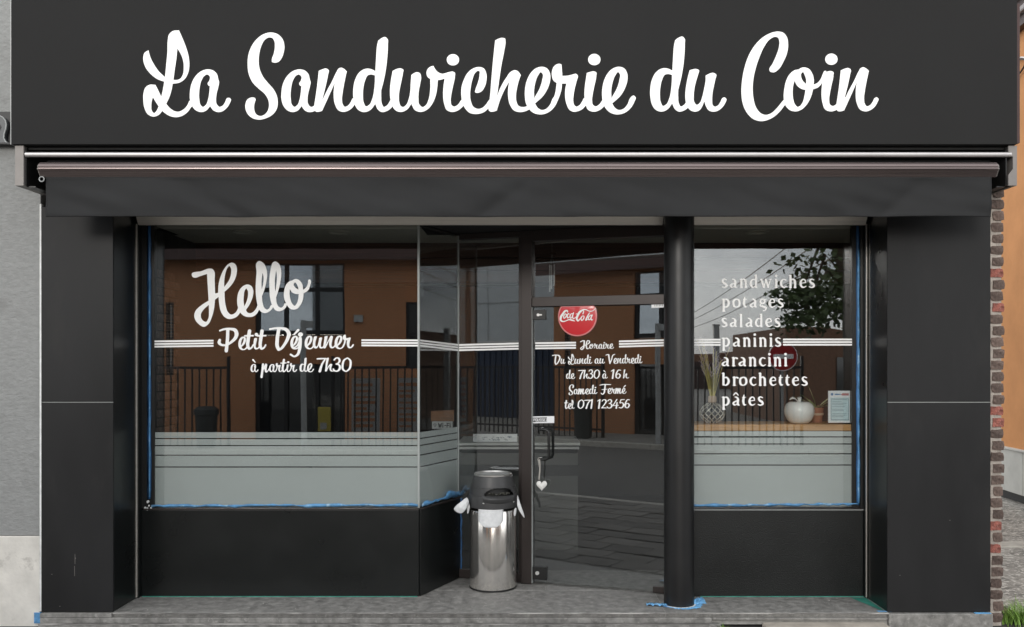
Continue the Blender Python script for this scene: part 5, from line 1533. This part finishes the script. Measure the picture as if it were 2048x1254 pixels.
bs_ = thing('blue_shed', 'long dark blue sheet metal shed across the road, reflected in the side light', 'shed', (-15, -20, -.1))
MB().box(-21, -9.6, -24, -18.3, -.1, 2.5).obj('sheet_wall', M['blue_shed'], bs_)
q = MB()
for k in range(45): q.box(-21+k*.253, -21+k*.253+.05, -18.3, -18.265, -.1, 2.4)
q.obj('sheet_rib', M['blue_shed'], bs_)
MB().box(-21.3, -9.4, -24.2, -18.0, 2.5, 2.62).obj('eave', M['counter_edge'], bs_)
hl = thing('panel_hall', 'tall pale panelled hall behind the blue shed, reflected', 'building', (-24, -40, -.1))
MB().box(-42, -19, -50, -36, -.1, 9.2).obj('hall_wall', M['hall'], hl)
q = MB()
for k in range(9): q.box(-41+k*2.6, -40.95+k*2.6, -36.0, -35.97, 0, 9.1)
q.box(-42, -19, -36.0, -35.96, 5.6, 5.66)
q.obj('panel_joint', M['galv'], hl)

# right: low garages, small brick house, tree, no-entry sign, pole, wires
gr = thing('garage_row', 'low row of brown brick garages far down the road, reflected at the right', 'garages', (19, -50, -.1))
q = MB()
for k in range(9):
    x0 = 9.5+k*3.2; y0 = -66+k*3.2
    q.box(x0, x0+3.1, y0-6, y0, -.1, 2.6+.12*k)
q.obj('brick_wall', M['brown_brick'], gr)
q = MB()
for k in range(9):
    x0 = 9.5+k*3.2; y0 = -66+k*3.2
    q.box(x0+.4, x0+2.6, y0, y0+.05, -.1, 2.1)
q.obj('garage_door', M['fascia'], gr)
bh = thing('brick_house', 'small red brick house with low gable across the road, reflected at the right', 'house', (9.7, -22, -.1))
MB().prism([(8.0, -.1), (14, -.1), (14, 2.2), (9.1, 2.95), (8.0, 2.95)][::-1], -27, -20).obj('brick_wall', M['brown_brick'], bh)
MB().box(9.6, 11.0, -20, -19.95, .8, 2.0).obj('window', M['glass_dark'], bh)
tk = thing('broadleaf_tree', 'dark leafy tree overhanging the far pavement, reflected in the right window', 'tree', (7.2, -9.6, -.1))
MB().tube([(7.2, -12.3, -.1), (7.15, -12.2, 1.6), (7.0, -12.0, 3.2), (6.6, -11.8, 5.0)], [.2, .17, .14, .08], 10).obj('trunk', M['bark'], tk)
q = MB()
rg = random.Random(77)
br = []
for k in range(9):
    e = Vector((rg.uniform(5.7, 8.2), -12+rg.uniform(-1.2, 1.2), rg.uniform(2.7, 5.2)))
    br.append(e)
    q.tube([(7.0, -12.0, 2.4+.2*k), (7.0*.5+e.x*.5, e.y*.5-6.0, 3.0+.2*k), e], [.06, .04, .015], 6)
q.obj('branch', M['bark'], tk)
lv = MB()
for k in range(4200):
    c = br[rg.randrange(9)] if rg.random() < .75 else Vector((rg.uniform(5.4, 9), -12+rg.uniform(-1.2, 1.2), rg.uniform(3.2, 6)))
    p = c + Vector((rg.gauss(0, .42), rg.gauss(0, .5), rg.gauss(.05, .34)))
    if p.x < 5.75 + .3*math.sin(p.z*9) + .2*math.sin(p.z*23+1) or p.z < 2.3 + .12*math.sin(p.x*7): continue
    a = Vector((rg.uniform(-1, 1), rg.uniform(-1, 1), rg.uniform(-1, .4))).normalized()*rg.uniform(.06, .11)
    b2 = a.cross(Vector((rg.uniform(-1, 1), rg.uniform(-1, 1), rg.uniform(-1, 1)))).normalized()*rg.uniform(.04, .08)
    lv.add([p-a, p+b2, p+a, p-b2], [(0, 1, 2, 3)])
lv.obj('crown', M['foliage'], tk)
ne = thing('no_entry_sign', 'round red no entry sign on a grey post across the road, reflected', 'road sign', (5.5, -11.9, -.1))
for r, d, mt in ((.315, .0, 'frame_white'), (.295, .006, 'sign_red')):
    q = MB()
    n = 36
    c = (5.52, -11.85+d, 1.93)
    vs = [(c[0]+r*math.cos(2*math.pi*k/n), c[1], c[2]+r*math.sin(2*math.pi*k/n)) for k in range(n)] + [(c[0]+r*math.cos(2*math.pi*k/n), c[1]-.02, c[2]+r*math.sin(2*math.pi*k/n)) for k in range(n)]
    q.add(vs, [tuple(range(n)), tuple(range(2*n-1, n-1, -1))]+[(i, (i+1) % n, (i+1) % n+n, i+n) for i in range(n)])
    q.obj('sign_disc', M[mt], ne)
MB().box(5.52-.22, 5.52+.22, -11.843, -11.838, 1.88, 1.98).obj('white_bar', M['frame_white'], ne)
MB().tube([(5.52, -11.91, -.1), (5.52, -11.91, 2.3)], .03, 10).obj('post', M['galv'], ne)
gp = thing('grey_post', 'plain grey steel post at the far kerb, reflected in the right window', 'post', (4.05, -9.0, -.1))
MB().box(3.98, 4.10, -11.85, -11.73, -.1, 2.6).obj('post', M['galv'], gp)
MB().box(3.97, 4.11, -11.86, -11.72, 2.6, 2.63).obj('post_cap', M['galv'], gp)
gq = thing('grey_post', 'pale steel post before the hall entrance, reflected in the left window', 'post', (-4.95, -11.9, -.1))
MB().tube([(-4.95, -11.9, -.1), (-4.95, -11.9, 2.72)], .065, 12).obj('post', M['galv'], gq)
MB().box(-4.95, -4.75, -11.95, -11.86, 2.56, 2.70).obj('post_cap', M['galv'], gq)
for k, zz in enumerate((6.0, 5.62, 5.1)):
    q = MB().tube([(14.4-7.9*t+.25*k, -80+78*t, zz-.5*math.sin(math.pi*t)) for t in [i/20 for i in range(21)]], .022, 5)
    tag(q.obj('overhead_wire', M['dark_trim']), ['topmost overhead wire rising to the right, reflected in the right window', 'middle overhead wire rising to the right, reflected in the right window', 'lowest overhead wire rising to the right, reflected in the right window'][k], 'wire', 'overhead wires across the road')
up_ = thing('utility_pole', 'dark utility pole with street lamp arm across the road, reflected left', 'utility pole', (-13.5, -15.6, -.1))
MB().tube([(-13.5, -15.6, -.1), (-13.5, -15.6, 7.5)], [.11, .08], 10).obj('pole', M['lamp'], up_)
MB().tube([(-13.5, -15.6, 6.2), (-12.2, -15.4, 6.6)], .035, 8).obj('arm', M['lamp'], up_)
MB().box(-12.3, -11.7, -15.5, -15.3, 6.56, 6.68).obj('lamp_head', M['lamp'], up_, bevel=.03)
